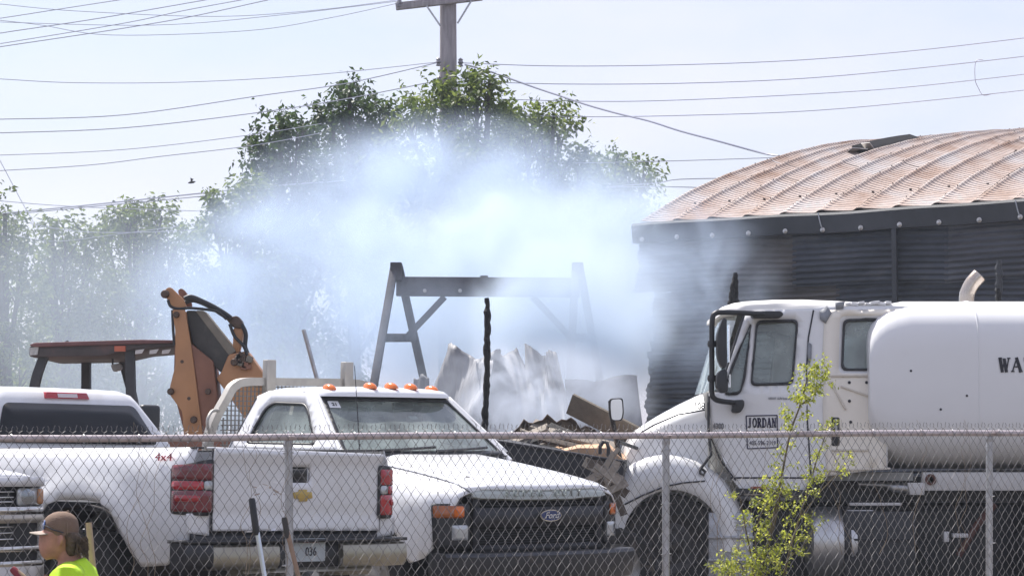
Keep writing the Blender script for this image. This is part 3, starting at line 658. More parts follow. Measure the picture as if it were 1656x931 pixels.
for sg, nm in ((-1, 'bed_side'), (1, 'bed_side')):
    b = MB(); b.sheet(bed_out, [], lambda u, v: (sg*side_x(u, v, 0), u, v), .075).build(nm, paint2, PX, smooth=50, solid=.012)
    MB().sheet(rpoly([(.0, 0), (.09, 0), (.09, 2.5), (0, 2.5)], .02), [], lambda u, v: (sg*(.865-u), v+.03, 1.366-.008*v+.0), .12).build('bed_rail_cap', black_plastic, PX, solid=.012)
    # wheel arch liner
    MB().sheet([(0, 0), (1, 0), (1, .35), (0, .35)], [], lambda u, v: (sg*(.93-v), 1.18-.62*math.cos(math.pi*u), .5+.47*math.sin(math.pi*u)), .12).build('wheel_liner', M('muddy liner', (.05, .042, .036), .9, 0, .3, 5, [(dust, .5, 3)]), PX)
    wheel(PX, (sg*.82, 1.18, .40), (sg, 0, 0), .40, .27, rubber, chrome)
    wheel(PX, (sg*.82, 4.9, .40), (sg, 0, 0), .40, .27, rubber, chrome)
    # red "4x4" on the bed side
put_text('decal', '4x4', .075, M('red decal', (.42, .02, .05), .5), PX, (-.937, .28, 1.300), (0, -1, 0), (-.25, 0, 1), depth=.002, shear=.25, xs=1.7)
# tailgate with rolled top edge, handle pocket and badge
def tg_y(x, z):
    y = -.005
    if z > 1.27: y -= .032*math.sin(min(1, (z-1.27)/.05)*math.pi/2)
    y += .012*math.exp(-((z-.925)/.02)**2) - .006*max(0, .93-z)/.1
    y += .012*math.exp(-(((x+.30)/.12)**2+((z-1.10)/.06)**2))+.008*math.exp(-(((x+.1)/.05)**2+((z-1.33)/.03)**2))
    return y
t = MB(); t.sheet(rpoly([(-.735, .812), (.758, .80), (.768, 1.335), (-.742, 1.368)], .012, 2), [rrect(-.075, 1.135, .115, 1.245, .025, 3)], lambda u, v: (u, tg_y(u, v), v-.010*math.exp(-((u+.12)/.09)**2)*(1 if v > 1.3 else 0)), .045)
tg = t.build('tailgate', paint2, PX, smooth=50, solid=.02)
MB().prism([(-.74, 1.372), (.768, 1.339), (.768, 1.33), (-.74, 1.36)], lambda u, v: (u, -.035, v), lambda u, v: (u, .06, v)).build('top_edge', paint2, tg, bevel=.006)
MB().sheet(rrect(-.08, 1.13, .12, 1.25, .025), [], lambda u, v: (u, .03, v), .06).build('handle_pocket', black_plastic, tg, solid=.006)
MB().box((.02, .004, 1.20), (.15, .03, .055)).build('handle', black_plastic, tg, bevel=.012)
gold = M('gold badge', (.50, .36, .11), .3, .5, .1, 12)
bt_ = [(-.095, -.026), (-.04, -.03), (-.043, -.05), (.045, -.05), (.05, -.03), (.105, -.022), (.095, .03), (.042, .03), (.045, .05), (-.042, .05), (-.045, .03), (-.105, .026)]
MB().prism([(x*.82+.045, z*.82+1.048) for x, z in bt_], lambda u, v: (u, -.012, v), lambda u, v: (u, -.026, v)).build('badge', gold, tg, bevel=.004)
MB().prism([(x*.88+.045, z*.9+1.048) for x, z in bt_], lambda u, v: (u, -.006, v), lambda u, v: (u, -.014, v)).build('badge_frame', chrome, tg)
put_text('lettering', 'SILVERADO', .036, M('grey lettering', (.18, .18, .18), .4, .3), tg, (-.53, -.012, .858), (1, 0, 0), (0, 0, 1), xs=1.7)
scr = M('bare scrapes', (.45, .36, .30), .7, 0, .3, 30)
rgk = random.Random(5)
for i in range(16):
    x, z = -.40+.34*rgk.random()+.0*i, 1.09+.035*rgk.uniform(-1, 1)+.03*(i % 3 == 0)
    MB().box((x, tg_y(x, z)-.0105, z), (rgk.uniform(.015, .06), .002, rgk.uniform(.006, .016)), Matrix.Rotation(rgk.uniform(-.4, .4), 3, 'Y')).build('scrape', scr if i % 2 else M('light scrapes', (.85, .85, .85), .6), tg)
# tail lamps wrapping the corners
def lamp(sg):
    pth = [(.742, -.012), (.80, -.016), (.86, -.006), (.905, .03), (.93, .085), (.944, .165)]
    cum = [0]
    for a, b in zip(pth, pth[1:]): cum.append(cum[-1]+math.hypot(b[0]-a[0], b[1]-a[1]))
    def f(u, v, off=0):
        u = max(0, min(cum[-1], u)); i = max(k for k in range(len(cum)-1) if cum[k] <= u+1e-9); t_ = (u-cum[i])/(cum[i+1]-cum[i])
        a, b = pth[i], pth[i+1]; dx, dy = b[0]-a[0], b[1]-a[1]; L = math.hypot(dx, dy); nx_, ny_ = dy/L, -dx/L
        return (sg*(a[0]+dx*t_+nx_*off), a[1]+dy*t_+ny_*off, v-(.03 if sg > 0 else 0))
    U = cum[-1]
    hs = MB().sheet(rpoly([(-.0, .915), (U, .925), (U+.0, 1.235), (0, 1.295)], .035), [], lambda u, v: f(u, v, .008), .05).build('tail_lamp', black_plastic, PX, solid=.012)
    for (u0, u1, z0, z1, m, nm) in ((.016, U-.016, 1.15, 1.262, red_dark, 'lens'), (.085, U-.016, 1.085, 1.145, red_lens, 'lens'), (.016, .08, 1.085, 1.145, clear_lens, 'reverse_lens'), (.016, U-.016, .938, 1.08, red_dark, 'lens'), (.11, U-.05, 1.005, 1.05, red_lens, 'reflector')):
        off = .018 if nm != 'reflector' else .024
        MB().sheet(rpoly([(u0, z0), (u1, z0+.004), (u1, z1-.012*(z1 > 1.2)), (u0, z1)], .018), [], lambda u, v: f(u, v, off), .04).build(nm, red_lens if sg > 0 and m is red_dark else m, hs, solid=.006)
lamp(-1); lamp(1)
MB().sheet(rpoly([(-.90, .70), (.90, .70), (.90, .80), (-.90, .80)], .02), [], lambda u, v: (u, .01, v), .2).build('lower_panel', black_plastic, PX, solid=.02)
for sg in (-1, 1):
    MB().sheet(rpoly([(.755, .78), (.93, .80), (.935, .93), (.755, .925)], .01), [], lambda u, v: (sg*u, .0+.4*max(0, u-.86)**1.2, v-(.03 if sg > 0 else 0)), .05).build('corner_panel', paint2, PX, solid=.01)
# step bumper
ybm = lambda x: -.16+.10*(abs(x)/1.0)**3
def bump_seg(x0, x1, nm, m, z0=.555, z1=.72, inset=0):
    rings = []
    for i in range(9):
        x = x0+(x1-x0)*i/8; y = ybm(x)+inset; s = .012*math.sin(i/8*math.pi)
        rings.append([(x, y+.03, z0), (x, y, z0+.03), (x, y-.008, (z0+z1)/2), (x, y, z1-.02), (x, y+.02, z1), (x, y+.16, z1), (x, y+.16, z0)])
    return MB().loft(rings).build(nm, m, PX, smooth=50)
old_chrome = M('scuffed chrome', (.36, .335, .27), .34, .75, .15, 5, [((.30, .26, .18), .45, 3)])
bump_seg(-.80, -.27, 'bumper', old_chrome); bump_seg(.30, .98, 'bumper', old_chrome); bump_seg(-1.0, -.80, 'bumper_corner', black_plastic, .56, .735)
bump_seg(-.27, .30, 'bumper_centre', black_plastic, .53, .74, .05); bump_seg(-.55, .62, 'bumper_skirt', old_chrome, .50, .56, .03)
MB().sheet([(-1.0, 0), (.99, 0), (.99, .19), (-1.0, .19)], [], lambda u, v: (u, ybm(u)+v+.0, .742), .12).build('step_pad', black_plastic, PX, solid=.022)
MB().prism(rrect(-.15, .60, .165, .757, .012), lambda u, v: (u, -.118, v), lambda u, v: (u, -.126, v)).build('licence_plate', M('plate enamel', (.42, .46, .47), .5, 0, .12, 12, [((.25, .35, .42), .25, 16)]), PX)
put_text('plate_number', '036', .085, ink, PX, (.035, -.128, .665), (1, 0, 0), (0, 0, 1), xs=.8)
put_text('plate_state', 'OKLAHOMA', .026, M('plate red', (.4, .1, .08), .5), PX, (.03, -.128, .735), (1, 0, 0), (0, 0, 1))
MB().tube([(0, .02, .50), (0, -.22, .50)], .035, 8).build('hitch', steel, PX)
# bed floor and cab
MB().box((0, 1.28, .95), (1.66, 2.5, .06)).build('bed_floor', black_plastic, PX)
MB().box((0, 2.50, 1.15), (1.7, .04, .40)).build('bed_front', paint2, PX)
MB().box((0, 2.6, .55), (1.2, 4.9, .22)).build('chassis', black_plastic, PX)
def rr_ring(hx, y0, y1, z, r, n=5, dz=0):
    return [(x, y, z+dz*(1-(x/hx)**2)) for x, y in rrect(-hx, y0, hx, y1, r, n)]
cb_ = MB(); cb_.loft([rr_ring(.90, 2.60, 5.15, .55, .06), rr_ring(.94, 2.56, 5.15, .9, .06), rr_ring(.94, 2.54, 5.15, 1.25, .07), rr_ring(.90, 2.55, 5.0, 1.40, .08), rr_ring(.70, 2.70, 4.25, 1.72, .10), rr_ring(.665, 2.73, 4.15, 1.775, .12), rr_ring(.60, 2.80, 4.0, 1.81, .14), rr_ring(.40, 3.0, 3.8, 1.825, .14)])
cb_.build('cab', paint2, PX, smooth=50)
def rear_y(z): return 2.555+(z-1.40)*.47
MB().sheet(rpoly([(-.745, 1.395), (.745, 1.395), (.60, 1.695), (-.60, 1.695)], .05), [], lambda u, v: (u, rear_y(v)-.010-.02*(1-(u/.75)**2), v), .12).build('rear_window', dark_glass, PX, solid=.006)
MB().prism([(-.215, 1.735), (.195, 1.735), (.18, 1.785), (-.20, 1.785)], lambda u, v: (u, 2.69+(v-1.735)*.4, v), lambda u, v: (u, 2.76, v)).build('brake_light', red_lens, PX, bevel=.006)
MB().prism([(-.10, 1.745), (.08, 1.745), (.08, 1.775), (-.10, 1.775)], lambda u, v: (u, 2.684+(v-1.735)*.4, v), lambda u, v: (u, 2.74, v)).build('cargo_light', M('pale lens', (.7, .6, .6), .2), PX)
for sg in (-1, 1):
    MB().sheet(rpoly([(2.95, 1.42), (3.75, 1.42), (3.62, 1.70), (3.02, 1.70)], .05), [], lambda u, v: (sg*(.888-(v-1.40)*.625+.012), u, v), .15).build('side_window', dark_glass, PX, solid=.006)
    MB().tube([(sg*.93, 3.30, 1.44), (sg*1.08, 3.22, 1.50)], .025, 8).build('mirror_arm', black_plastic, PX)
    MB().box((sg*1.13, 3.18, 1.595), (.19, .08, .25)).build('mirror', black_plastic, PX, bevel=.03, seg=3)
MB().loft([[(x, y, z) for x, y in rrect(-.9, 5.1, .9, 5.2, .04)] for z in (.6, 1.25)]).build('cowl', paint2, PX)
MB().loft([rr_ring(.92, 5.1, 6.25, .55, .1), rr_ring(.95, 5.1, 6.3, .95, .12), rr_ring(.90, 5.1, 6.25, 1.18, .12), rr_ring(.75, 5.05, 6.1, 1.27, .1)]).build('hood', paint2, PX, smooth=50)
MB().sheet(rpoly([(-.80, 1.42), (.80, 1.42), (.62, 1.72), (-.62, 1.72)], .05), [], lambda u, v: (u, 5.02-(v-1.40)*2.33, v), .15).build('windshield', dark_glass, PX, solid=.006)

# ================================================================== white truck at the left edge (front corner in view)
p2 = at(96, 830, 17.0); ca_, sa_ = math.cos(R(43)), math.sin(R(43))
o2 = Vector((p2.x, 17.0, 0))-Vector((ca_*.98, sa_*.98, 0)); 
FT = thing('parked_truck', 'white truck front with chrome grille bars at the left edge', 'pickup truck', (o2.x, o2.y, .03), (0, 0, R(43)))
fy = lambda x: .02+.17*(abs(x)/1.0)**3
def fsheet(poly, y_off, name, m, parent=FT, rad=.02, step=.1, solid=.02):
    return MB().sheet(rpoly(poly, rad, 3), [], lambda u, v: (u, fy(u)+y_off, v), step).build(name, m, parent, smooth=50, solid=solid)
fsheet([(-.95, .60), (.95, .60), (.94, 1.14), (-.94, 1.14)], .06, 'front_panel', black_plastic)
for (z0, z1, m) in ((1.135, 1.20, paint2), (.955, 1.005, chrome), (.90, .955, M('dusty chrome', (.5, .46, .4), .4, .7, .1, 5)), (.715, .75, chrome), (.62, .655, chrome), (.45, .62, M('dusty bumper', (.55, .52, .48), .35, .6, .1, 4, [(dust, .4, 3)]))):
    fsheet([(-.96, z0), (.96, z0), (.96, z1), (-.96, z1)], .0 if z1 < 1.1 else .0, 'grille_bar', m, solid=.03)
for z in (1.03, 1.06, 1.095, .79, .83, .87): fsheet([(-.70, z), (.70, z), (.70, z+.012), (-.70, z+.012)], .03, 'grille_slat', chrome, rad=.004, solid=.012)
for sg in (-1, 1):
    h_ = fsheet([(sg*.72, 1.01), (sg*.955, 1.015), (sg*.955, 1.125), (sg*.72, 1.125)], .015, 'headlight', clear_lens)
    c = (sg*.80, fy(.8)+.0, 1.07); MB().lathe([(.045, 0), (.05, -.01), (.0, -.02)], c, (0, 1, 0), 20).build('projector', M('lamp reflector', (.3, .32, .34), .15, .8), h_)
    fsheet([(sg*.905, 1.02), (sg*.955, 1.02), (sg*.955, 1.12), (sg*.905, 1.12)], .0, 'turn_lens', M('faded amber', (.5, .25, .12), .25), h_)
    side = lambda y, z: (sg*(.975-.06*max(0, (z-1.05)/.2)**2), y, z)
    MB().sheet([(.18, .55), (.45, .55), (.52, .75), (.70, .92), (.98, .98), (1.26, .92), (1.44, .75), (1.5, .55), (5.4, .55), (5.4, 1.2), (1.6, 1.25), (.6, 1.22), (.2, 1.14)], [], side, .15).build('body_side', paint2, FT, smooth=50, solid=.02)
    wheel(FT, (sg*.84, .98, .40), (sg, 0, 0), .40, .27, rubber, chrome); wheel(FT, (sg*.84, 4.5, .40), (sg, 0, 0), .40, .27, rubber, chrome)
hv, nn = [], 21
for j in range(15):
    y = j/14
    for i in range(nn):
        x = -.965+1.93*i/(nn-1); yy = fy(x)+.0+1.5*y
        z = 1.195+.15*min(1, y*1.25)**.75*(1-.35*abs(x)**4)-.035*max(0, (abs(x)-.78)/.18)**2+.025*math.exp(-((abs(x)-.62)/.06)**2)*min(1, y*3)
        hv.append((x, yy, z))
MB().add(hv, [(j*nn+i, j*nn+i+1, (j+1)*nn+i+1, (j+1)*nn+i) for j in range(14) for i in range(nn-1)]).build('hood', paint2, FT, smooth=60, solid=.015)
MB().loft([rr_ring(.92, 1.5, 3.6, 1.22, .08), rr_ring(.90, 1.52, 3.6, 1.38, .1), rr_ring(.70, 2.25, 3.4, 1.76, .12), rr_ring(.60, 2.4, 3.2, 1.82, .12)]).build('cab', paint2, FT, smooth=50)
MB().sheet(rpoly([(-.78, 1.40), (.78, 1.40), (.64, 1.72), (-.64, 1.72)], .05), [], lambda u, v: (u, 1.50+(v-1.38)*1.92-.02, v), .15).build('windshield', dark_glass, FT, solid=.006)
MB().box((0, 2.9, .58), (1.5, 5.2, .2)).build('chassis', black_plastic, FT)

# ================================================================== white flatbed truck with headache rack
FD_ = thing('flatbed_truck', 'white flatbed truck with black grille, amber roof lights and a steel headache rack', 'flatbed truck', (.28, 20.6, -.03), (R(1.2), R(-.3), R(43)))
ford = M('white flatbed paint', (.80, .80, .80), .3, 0, .03, 2, [(dust, .14, 1.5), (dust, .08, 10)], coat=.6)
bow = lambda x: .02+.10*(abs(x)/.9)**2.2
def zh(y): return 1.165+.235*min(1, max(0, (y-.06)/1.35))**.62      # hood height along its length
# hood
hv = []; nn = 29; ny = 22
for j in range(ny+1):
    f = j/ny
    for i in range(nn):
        x = -.745+1.49*i/(nn-1); y = bow(x)+.05+(1.50-.10*abs(x)-bow(x)-.05)*f
        dome = .028*(1/(1+math.exp((abs(x)-.52)/.025)))*min(1, f*5)
        z = zh(y)-.028*(abs(x)/.75)**4-.012*(1-min(1, f*10))+dome-.02
        hv.append((x, y, z))
hood = MB().add(hv, [(j*nn+i, j*nn+i+1, (j+1)*nn+i+1, (j+1)*nn+i) for j in range(ny) for i in range(nn-1)]).build('hood', ford, FD_, smooth=60, solid=.02)
lipm = M('grey green header strip', (.40, .43, .40), .4, 0, .06, 5, [(dust, .2, 6)], coat=.3)
rings = []
for i in range(21):
    x = -.72+1.44*i/20; y = bow(x)+.03; e = 1-.25*max(0, (abs(x)-.6)/.12)**2; zt = zh(y)-.028*(abs(x)/.75)**4-.03
    rings.append([(x, y+.05, zt+.002), (x, y+.02, zt), (x, y-.015, zt-.025), (x, y-.02, zt-.062*e), (x, y+.01, zt-.075*e), (x, y+.06, zt-.07*e)])
hl = MB().loft(rings).build('header_strip', lipm, FD_, smooth=60)
emb = M('embossed grey', (.30, .33, .31), .3, .2)
for ch, x in zip('SUPERDUTY', (-.40, -.315, -.23, -.145, -.06, .12, .205, .29, .375)):
    dy = .10*2.2*(abs(x)/.9)**1.2/.9*(1 if x > 0 else -1)
    put_text('lettering', ch, .062, emb, hl, (x, bow(x)+.008, zh(.1)-.073), (1, dy, 0), (0, .12, 1), depth=.006, xs=1.25, bold=.002)
# grille
gr = MB().sheet(rpoly([(-.70, .67), (.70, .67), (.72, 1.12), (-.72, 1.12)], .04), [], lambda u, v: (u, bow(u)+.09, v), .12).build('grille', M('grille black', (.006, .006, .007), .7), FD_, solid=.02)
gdk = M('grille plastic', (.014, .014, .017), .55, 0, .2, 6)
def gbar(poly, off, nm='grille_bar', m=gdk, solid=.03): return MB().sheet(rpoly(poly, .01, 2), [], lambda u, v: (u, bow(u)+off, v), .12).build(nm, m, gr, solid=solid)
gbar([(-.72, 1.06), (.72, 1.06), (.72, 1.12), (-.72, 1.12)], .05); gbar([(-.70, .66), (.70, .66), (.70, .72), (-.70, .72)], .05)
gbar([(-.70, .86), (.70, .86), (.70, 1.01), (-.70, 1.01)], .03, m=M('grille centre bar', (.020, .020, .024), .5, 0, .2, 5))
for sx in (-.70, .64): gbar([(sx, .70), (sx+.06, .70), (sx+.06, 1.08), (sx, 1.08)], .05)
for k in range(6): gbar([(-.64, .735+.02*k+(.0)), (.64, .735+.02*k), (.64, .742+.02*k), (-.64, .742+.02*k)], .07, 'grille_slat', solid=.008)
for k in range(2): gbar([(-.64, 1.025+.02*k), (.64, 1.025+.02*k), (.64, 1.032+.02*k), (-.64, 1.032+.02*k)], .07, 'grille_slat', solid=.008)
ov = [(.115*math.cos(a)+.02, .047*math.sin(a)+.945) for a in np.linspace(0, 2*math.pi, 28)[:-1]]
badge = MB().prism(ov, lambda u, v: (u, -.005, v), lambda u, v: (u, .03, v)).build('badge', chrome, FD_)
MB().prism([((u-.02)*.90+.02, (v-.945)*.84+.945) for u, v in ov], lambda u, v: (u, -.011, v), lambda u, v: (u, .0, v)).build('badge_field', M('blue enamel', (.012, .03, .13), .25, coat=.6), badge)
put_text('badge_script', 'Ford', .068, M('silver script', (.75, .75, .76), .3, .4), badge, (.02, -.0135, .945), (1, 0, 0), (0, 0, 1), shear=.35, xs=1.15)
# headlights
for sg in (-1, 1):
    def hf(u, v, off=0): return (sg*u, bow(u)+.02+off+1.1*max(0, u-.86)**1.3, v)
    hs = MB().sheet(rpoly([(.735, .70), (.985, .70), (1.0, 1.045), (.735, 1.045)], .03), [], lambda u, v: hf(u, v, .02), .06).build('headlight', black_plastic, FD_, solid=.03)
    MB().sheet(rpoly([(.80, .935), (.995, .935), (1.0, 1.03), (.80, 1.03)], .015), [], lambda u, v: hf(u, v, .0), .05).build('turn_lens', M('dark amber', (.36, .10, .02), .2, 0, .3, 12, coat=.6), hs, solid=.01)
    MB().sheet(rpoly([(.80, .945), (.88, .945), (.88, 1.02), (.80, 1.02)], .01), [], lambda u, v: hf(u, v, -.008), .05).build('turn_bulb', amber_lens, hs, solid=.008)
    MB().sheet(rpoly([(.76, .765), (.89, .765), (.89, .88), (.76, .88)], .015), [], lambda u, v: hf(u, v, .0), .05).build('lens', clear_lens, hs, solid=.01)
    # fender: v < 1 is the flat side, above it rolls over to the hood edge
    def ff(y, v):
        zt = zh(y)-.06-.0*y
        if v <= 1.0: x = 1.0-.02*((v-.85)/.3)**2; z = v; 
        else:
            t_ = min(1, (v-1.0)/.36); x = 1.0-.265*(1-math.cos(t_*math.pi/2))-.0; z = 1.0+(zt-1.0)*math.sin(t_*math.pi/2)+.02*math.sin(t_*math.pi)
        x -= .16*max(0, 1-(y-.10)/.30)**2
        d = math.hypot(y-1.02, v-.42); x += .03*math.exp(-((d-.56)/.07)**2)
        return (sg*x, y, z)
    a_ = [(1.02-.53*math.cos(q), .42+.53*math.sin(q)) for q in np.linspace(.35, math.pi-.35, 16)]
    a_ = [(2*1.02-u, v) if False else (u, v) for u, v in a_]
    MB().sheet([(.13, 1.05), (.20, .92), (.27, .70), (.36, .62), (.50, .58)]+a_+[(1.58, .58), (1.62, .58), (1.62, 1.36), (.115, 1.36)], [], ff, .07).build('fender', ford, FD_, smooth=60, solid=.012)
    MB().sheet([(0, 0), (1, 0), (1, .40), (0, .40)], [], lambda u, v: (sg*(.96-v), 1.02-.56*math.cos(math.pi*u), .40+.55*math.sin(math.pi*u)), .1).build('wheel_liner', black_plastic, FD_)
    wheel(FD_, (sg*.86, 1.02, .42), (sg, 0, 0), .42, .26, rubber, M('dusty steel rim', (.36, .34, .30), .5, .6, .2, 5), 8)
    wheel(FD_, (sg*.80, 4.6, .42), (sg, 0, 0), .42, .4, rubber, M('dusty steel rim', (.36, .34, .30), .5, .6, .2, 5), 8)
    # door and cab side
    dd = MB().sheet([(1.62, .55), (2.95, .55), (2.95, 1.43), (1.62, 1.43)], [], lambda u, v: (sg*(.985-.05*max(0, (v-1.1)/.3)**2-.06*max(0, (.85-v)/.3)**2), u, v), .12).build('door', ford, FD_, smooth=50, solid=.015)
    MB().box((sg*1.0, 2.65, 1.30), (.03, .13, .05)).build('handle', black_plastic, dd, bevel=.01)
    gxs = lambda v: .935-.43*(v-1.42)
    win = rpoly([(1.79, 1.47), (2.05, 1.765), (2.13, 1.815), (2.56, 1.825), (2.655, 1.77), (2.74, 1.47)], .05)
    MB().sheet([(1.50, 1.42), (2.03, 1.885), (2.25, 1.915), (2.66, 1.915), (2.80, 1.87), (2.96, 1.42)], [win], lambda u, v: (sg*gxs(v), u, v), .06).build('cab_side', ford, FD_, smooth=50, solid=.03)
    MB().sheet(rpoly([(1.79, 1.47), (2.05, 1.765), (2.13, 1.815), (2.56, 1.825), (2.655, 1.77), (2.74, 1.47)], .05), [rpoly([(1.825, 1.487), (2.07, 1.755), (2.14, 1.80), (2.55, 1.808), (2.635, 1.76), (2.715, 1.487)], .05)], lambda u, v: (sg*(gxs(v)+.010), u, v), .05).build('window_seal', black_plastic, FD_, solid=.014)
    MB().sheet(win, [], lambda u, v: (sg*(gxs(v)-.004), u, v), .2).build('door_window', cab_glass, FD_, solid=0)
# windshield, roof, rear wall of the cab
def wsf(u, v):   # u -1..1, v 0..1
    hx = .885-.185*v; x = u*hx; y = (1.50+.54*v)-(.20-.09*v)*(1-u*u); return (x, y, 1.405+.465*v)
MB().sheet([(-.985, .0), (.985, .0), (.97, .95), (-.97, .95)], [], wsf, .12).build('windshield', cab_glass, FD_, smooth=60)
MB().sheet([(-1, -.02), (1, -.02), (1, 1.03), (-1, 1.03)], [rpoly([(-.955, .04), (.955, .04), (.94, .93), (-.94, .93)], .05)], lambda u, v: tuple(Vector(wsf(u, v))+Vector((0, -.004, .004))), .08).build('windshield_frame', black_plastic, FD_, smooth=60, solid=.010)
for sg in (-1, 1): MB().tube([Vector(wsf(sg*1.0, q/8))+Vector((sg*.008, .004, .0)) for q in range(-1, 9)], .024, 8).build('pillar', ford, FD_)
rf = []
for (k, z) in ((1.0, 1.875), (.985, 1.905), (.93, 1.93), (.80, 1.948), (.5, 1.96), (.15, 1.965)):
    ring = []
    for a in np.linspace(0, 2*math.pi, 49)[:-1]:
        c_, s_ = math.cos(a), math.sin(a); e = .32
        x = .735*k*math.copysign(abs(c_)**e, c_); yy = math.copysign(abs(s_)**e, s_)
        y = 2.37+(.45*k)*yy; y -= (.12 if yy < 0 else .03)*abs(yy)*(1-(x/.75)**2)*k
        ring.append((x, y, z))
    rf.append(ring)
MB().loft(rf).build('roof', ford, FD_, smooth=60)
MB().sheet([(-.93, 1.0), (.93, 1.0), (.93, 1.42), (.74, 1.88), (-.74, 1.88), (-.93, 1.42)], [rpoly([(-.62, 1.46), (.62, 1.46), (.56, 1.80), (-.56, 1.80)], .05)], lambda u, v: (u, 2.95-max(0, v-1.42)*.36, v), .12).build('cab_back', ford, FD_, smooth=50, solid=.02)
MB().sheet(rpoly([(-.62, 1.46), (.62, 1.46), (.56, 1.80), (-.56, 1.80)], .05), [], lambda u, v: (u, 2.95-max(0, v-1.42)*.36, v), .2).build('rear_window', cab_glass, FD_)
for (x, y) in ((-.60, 2.02), (-.235, 1.93), (-.012, 1.92), (.215, 1.93), (.53, 2.02)):
    z_ = 1.918+.03*(1-(x/.7)**2); lm = MB(); ring = []
    for (k, h) in ((1, 0), (1, .012), (.85, .034), (.5, .048), (.1, .052)):
        ring.append([(x+.045*k*math.cos(a), y+.075*k*math.sin(a)+(.02*h/.05), z_+h) for a in np.linspace(0, 2*math.pi, 15)[:-1]])
    lm.loft(ring).build('roof_light', amber_lens, FD_, smooth=60)
MB().box((0, 1.66, 1.36), (1.66, .36, .10)).build('dashboard', interior, FD_, bevel=.04)
MB().box((0, 1.55, .95), (1.7, .1, .8)).build('firewall', black_plastic, FD_)
for x in (-.45, .45): MB().loft([rr_ring(.26, 2.45, 2.62, 1.0, .05), rr_ring(.27, 2.58, 2.74, 1.45, .05), rr_ring(.20, 2.64, 2.76, 1.58, .05)]).build('seat', interior, FD_, smooth=50, shift=(-x, 0, 0))
for x in (-.45, .45): MB().loft([rr_ring(.13, 2.66, 2.75, 1.59, .04), rr_ring(.14, 2.66, 2.76, 1.66, .05), rr_ring(.11, 2.67, 2.75, 1.72, .04)]).build('headrest', interior, FD_, smooth=50, shift=(-x, 0, 0))
tor = [(-.42+.19*math.cos(a), 1.98+.19*math.sin(a)*.55, 1.44+.19*math.sin(a)*.8) for a in np.linspace(0, 2*math.pi, 25)]
MB().tube(tor, .016, 8).build('steering_wheel', black_plastic, FD_)
MB().box((.12, 1.93, 1.80), (.22, .03, .06)).build('rear_view_mirror', black_plastic, FD_, bevel=.01)
stk = M('white sticker', (.8, .8, .8), .5)
MB().sheet([(-.93, .80), (-.80, .80), (-.80, .92), (-.93, .92)], [], lambda u, v: tuple(Vector(wsf(u, v))+Vector((0, -.006, .003))), .1).build('sticker', stk, FD_)
v_ = Vector(wsf(-.865, .86)); put_text('sticker_number', '21', .05, ink, FD_, v_+Vector((0, -.012, .004)), Vector(wsf(-.80, .86))-Vector(wsf(-.93, .86)), Vector(wsf(-.865, .95))-Vector(wsf(-.865, .8)))
MB().sheet([(.02, .62), (.14, .62), (.14, .68), (.02, .68)], [], lambda u, v: tuple(Vector(wsf(u, v))+Vector((0, .006, -.003))), .1).build('sticker', stk, FD_)
for (a, b) in (((-.72, .03), (-.02, .10)), ((-.05, .03), (.75, .09))): MB().tube([Vector(wsf(a[0]+(b[0]-a[0])*q/6, a[1]+(b[1]-a[1])*q/6))+Vector((0, -.02, .012)) for q in range(7)], .011, 6).build('wiper', black_plastic, FD_)
MB().sheet([(-.90, 0), (.90, 0), (.90, .16), (-.90, .16)], [], lambda u, v: (u, 1.34+.14*u*u+v, 1.388), .12).build('cowl', black_plastic, FD_, solid=.01)
MB().tube([(-.84, 1.32, 1.30), (-.845, 1.36, 1.75), (-.85, 1.40, 2.12)], [.006, .004, .003], 6).build('antenna', black_plastic, FD_)
# front bumper
rings = []
for i in range(25):
    x = -1.03+2.06*i/24; y = bow(x*.9)-.13+.30*max(0, abs(x)-.8)**1.2
    rings.append([(x, y+.16, .665), (x, y+.02, .665), (x, y, .64), (x, y+.005, .58), (x, y+.03, .47), (x, y+.05, .44), (x, y+.16, .44)])
MB().loft(rings).build('bumper', M('dark bumper', (.05, .052, .058), .4, .5, .2, 4, [(dust, .25, 5)]), FD_, smooth=40)
MB().sheet([(-.95, .35), (.95, .35), (.95, .75), (-.95, .75)], [], lambda u, v: (u, .30, v), .3).build('radiator', black_plastic, FD_, solid=.1)
# headache rack
rk = M('weathered rack steel', (.40, .38, .35), .55, .5, .15, 6, [((.20, .15, .11), .25, 5)])
RY = 3.15
pth = smoothpath([(-1.02, RY, 1.05), (-1.0, RY, 1.54), (-.82, RY, 1.87), (-.74, RY, 1.965), (-.60, RY, 2.0), (-.2, RY, 2.005), (.3, RY, 2.01), (.62, RY, 2.005), (.76, RY, 1.965), (.84, RY, 1.87), (1.0, RY, 1.54), (1.02, RY, 1.05)], 5)
rack = MB()
for a, b in zip(pth, pth[1:]): pass
rg_ = []
for i, p in enumerate(pth):
    t_ = (Vector(pth[min(i+1, len(pth)-1)])-Vector(pth[max(i-1, 0)])).normalized(); n_ = Vector((-t_.z, 0, t_.x)); h = .035
    rg_.append([Vector(p)+n_*h+Vector((0, -h, 0)), Vector(p)+n_*h+Vector((0, h, 0)), Vector(p)-n_*h+Vector((0, h, 0)), Vector(p)-n_*h+Vector((0, -h, 0))])
rack.loft(rg_).build('rack_frame', rk, FD_, smooth=40)
for x in (-.388, .483): MB().box((x, RY-.03, 2.05), (.10, .07, .29)).build('rack_post', rk, FD_, bevel=.008)
for x in (-.388, .483): MB().box((x, RY+.0, 1.45), (.06, .06, 1.0)).build('rack_post', rk, FD_, bevel=.008)
wm = M('rack mesh wire', (.20, .19, .18), .6, .5)
gm_ = MB()
for k in range(-20, 21):
    x = k*.042; zt = 1.97 if abs(x) < .7 else 1.97-(abs(x)-.7)*2.0
    if abs(x) < .86: gm_.bar((x, RY+.02, 1.12), (x, RY+.02, zt), .009, .009)
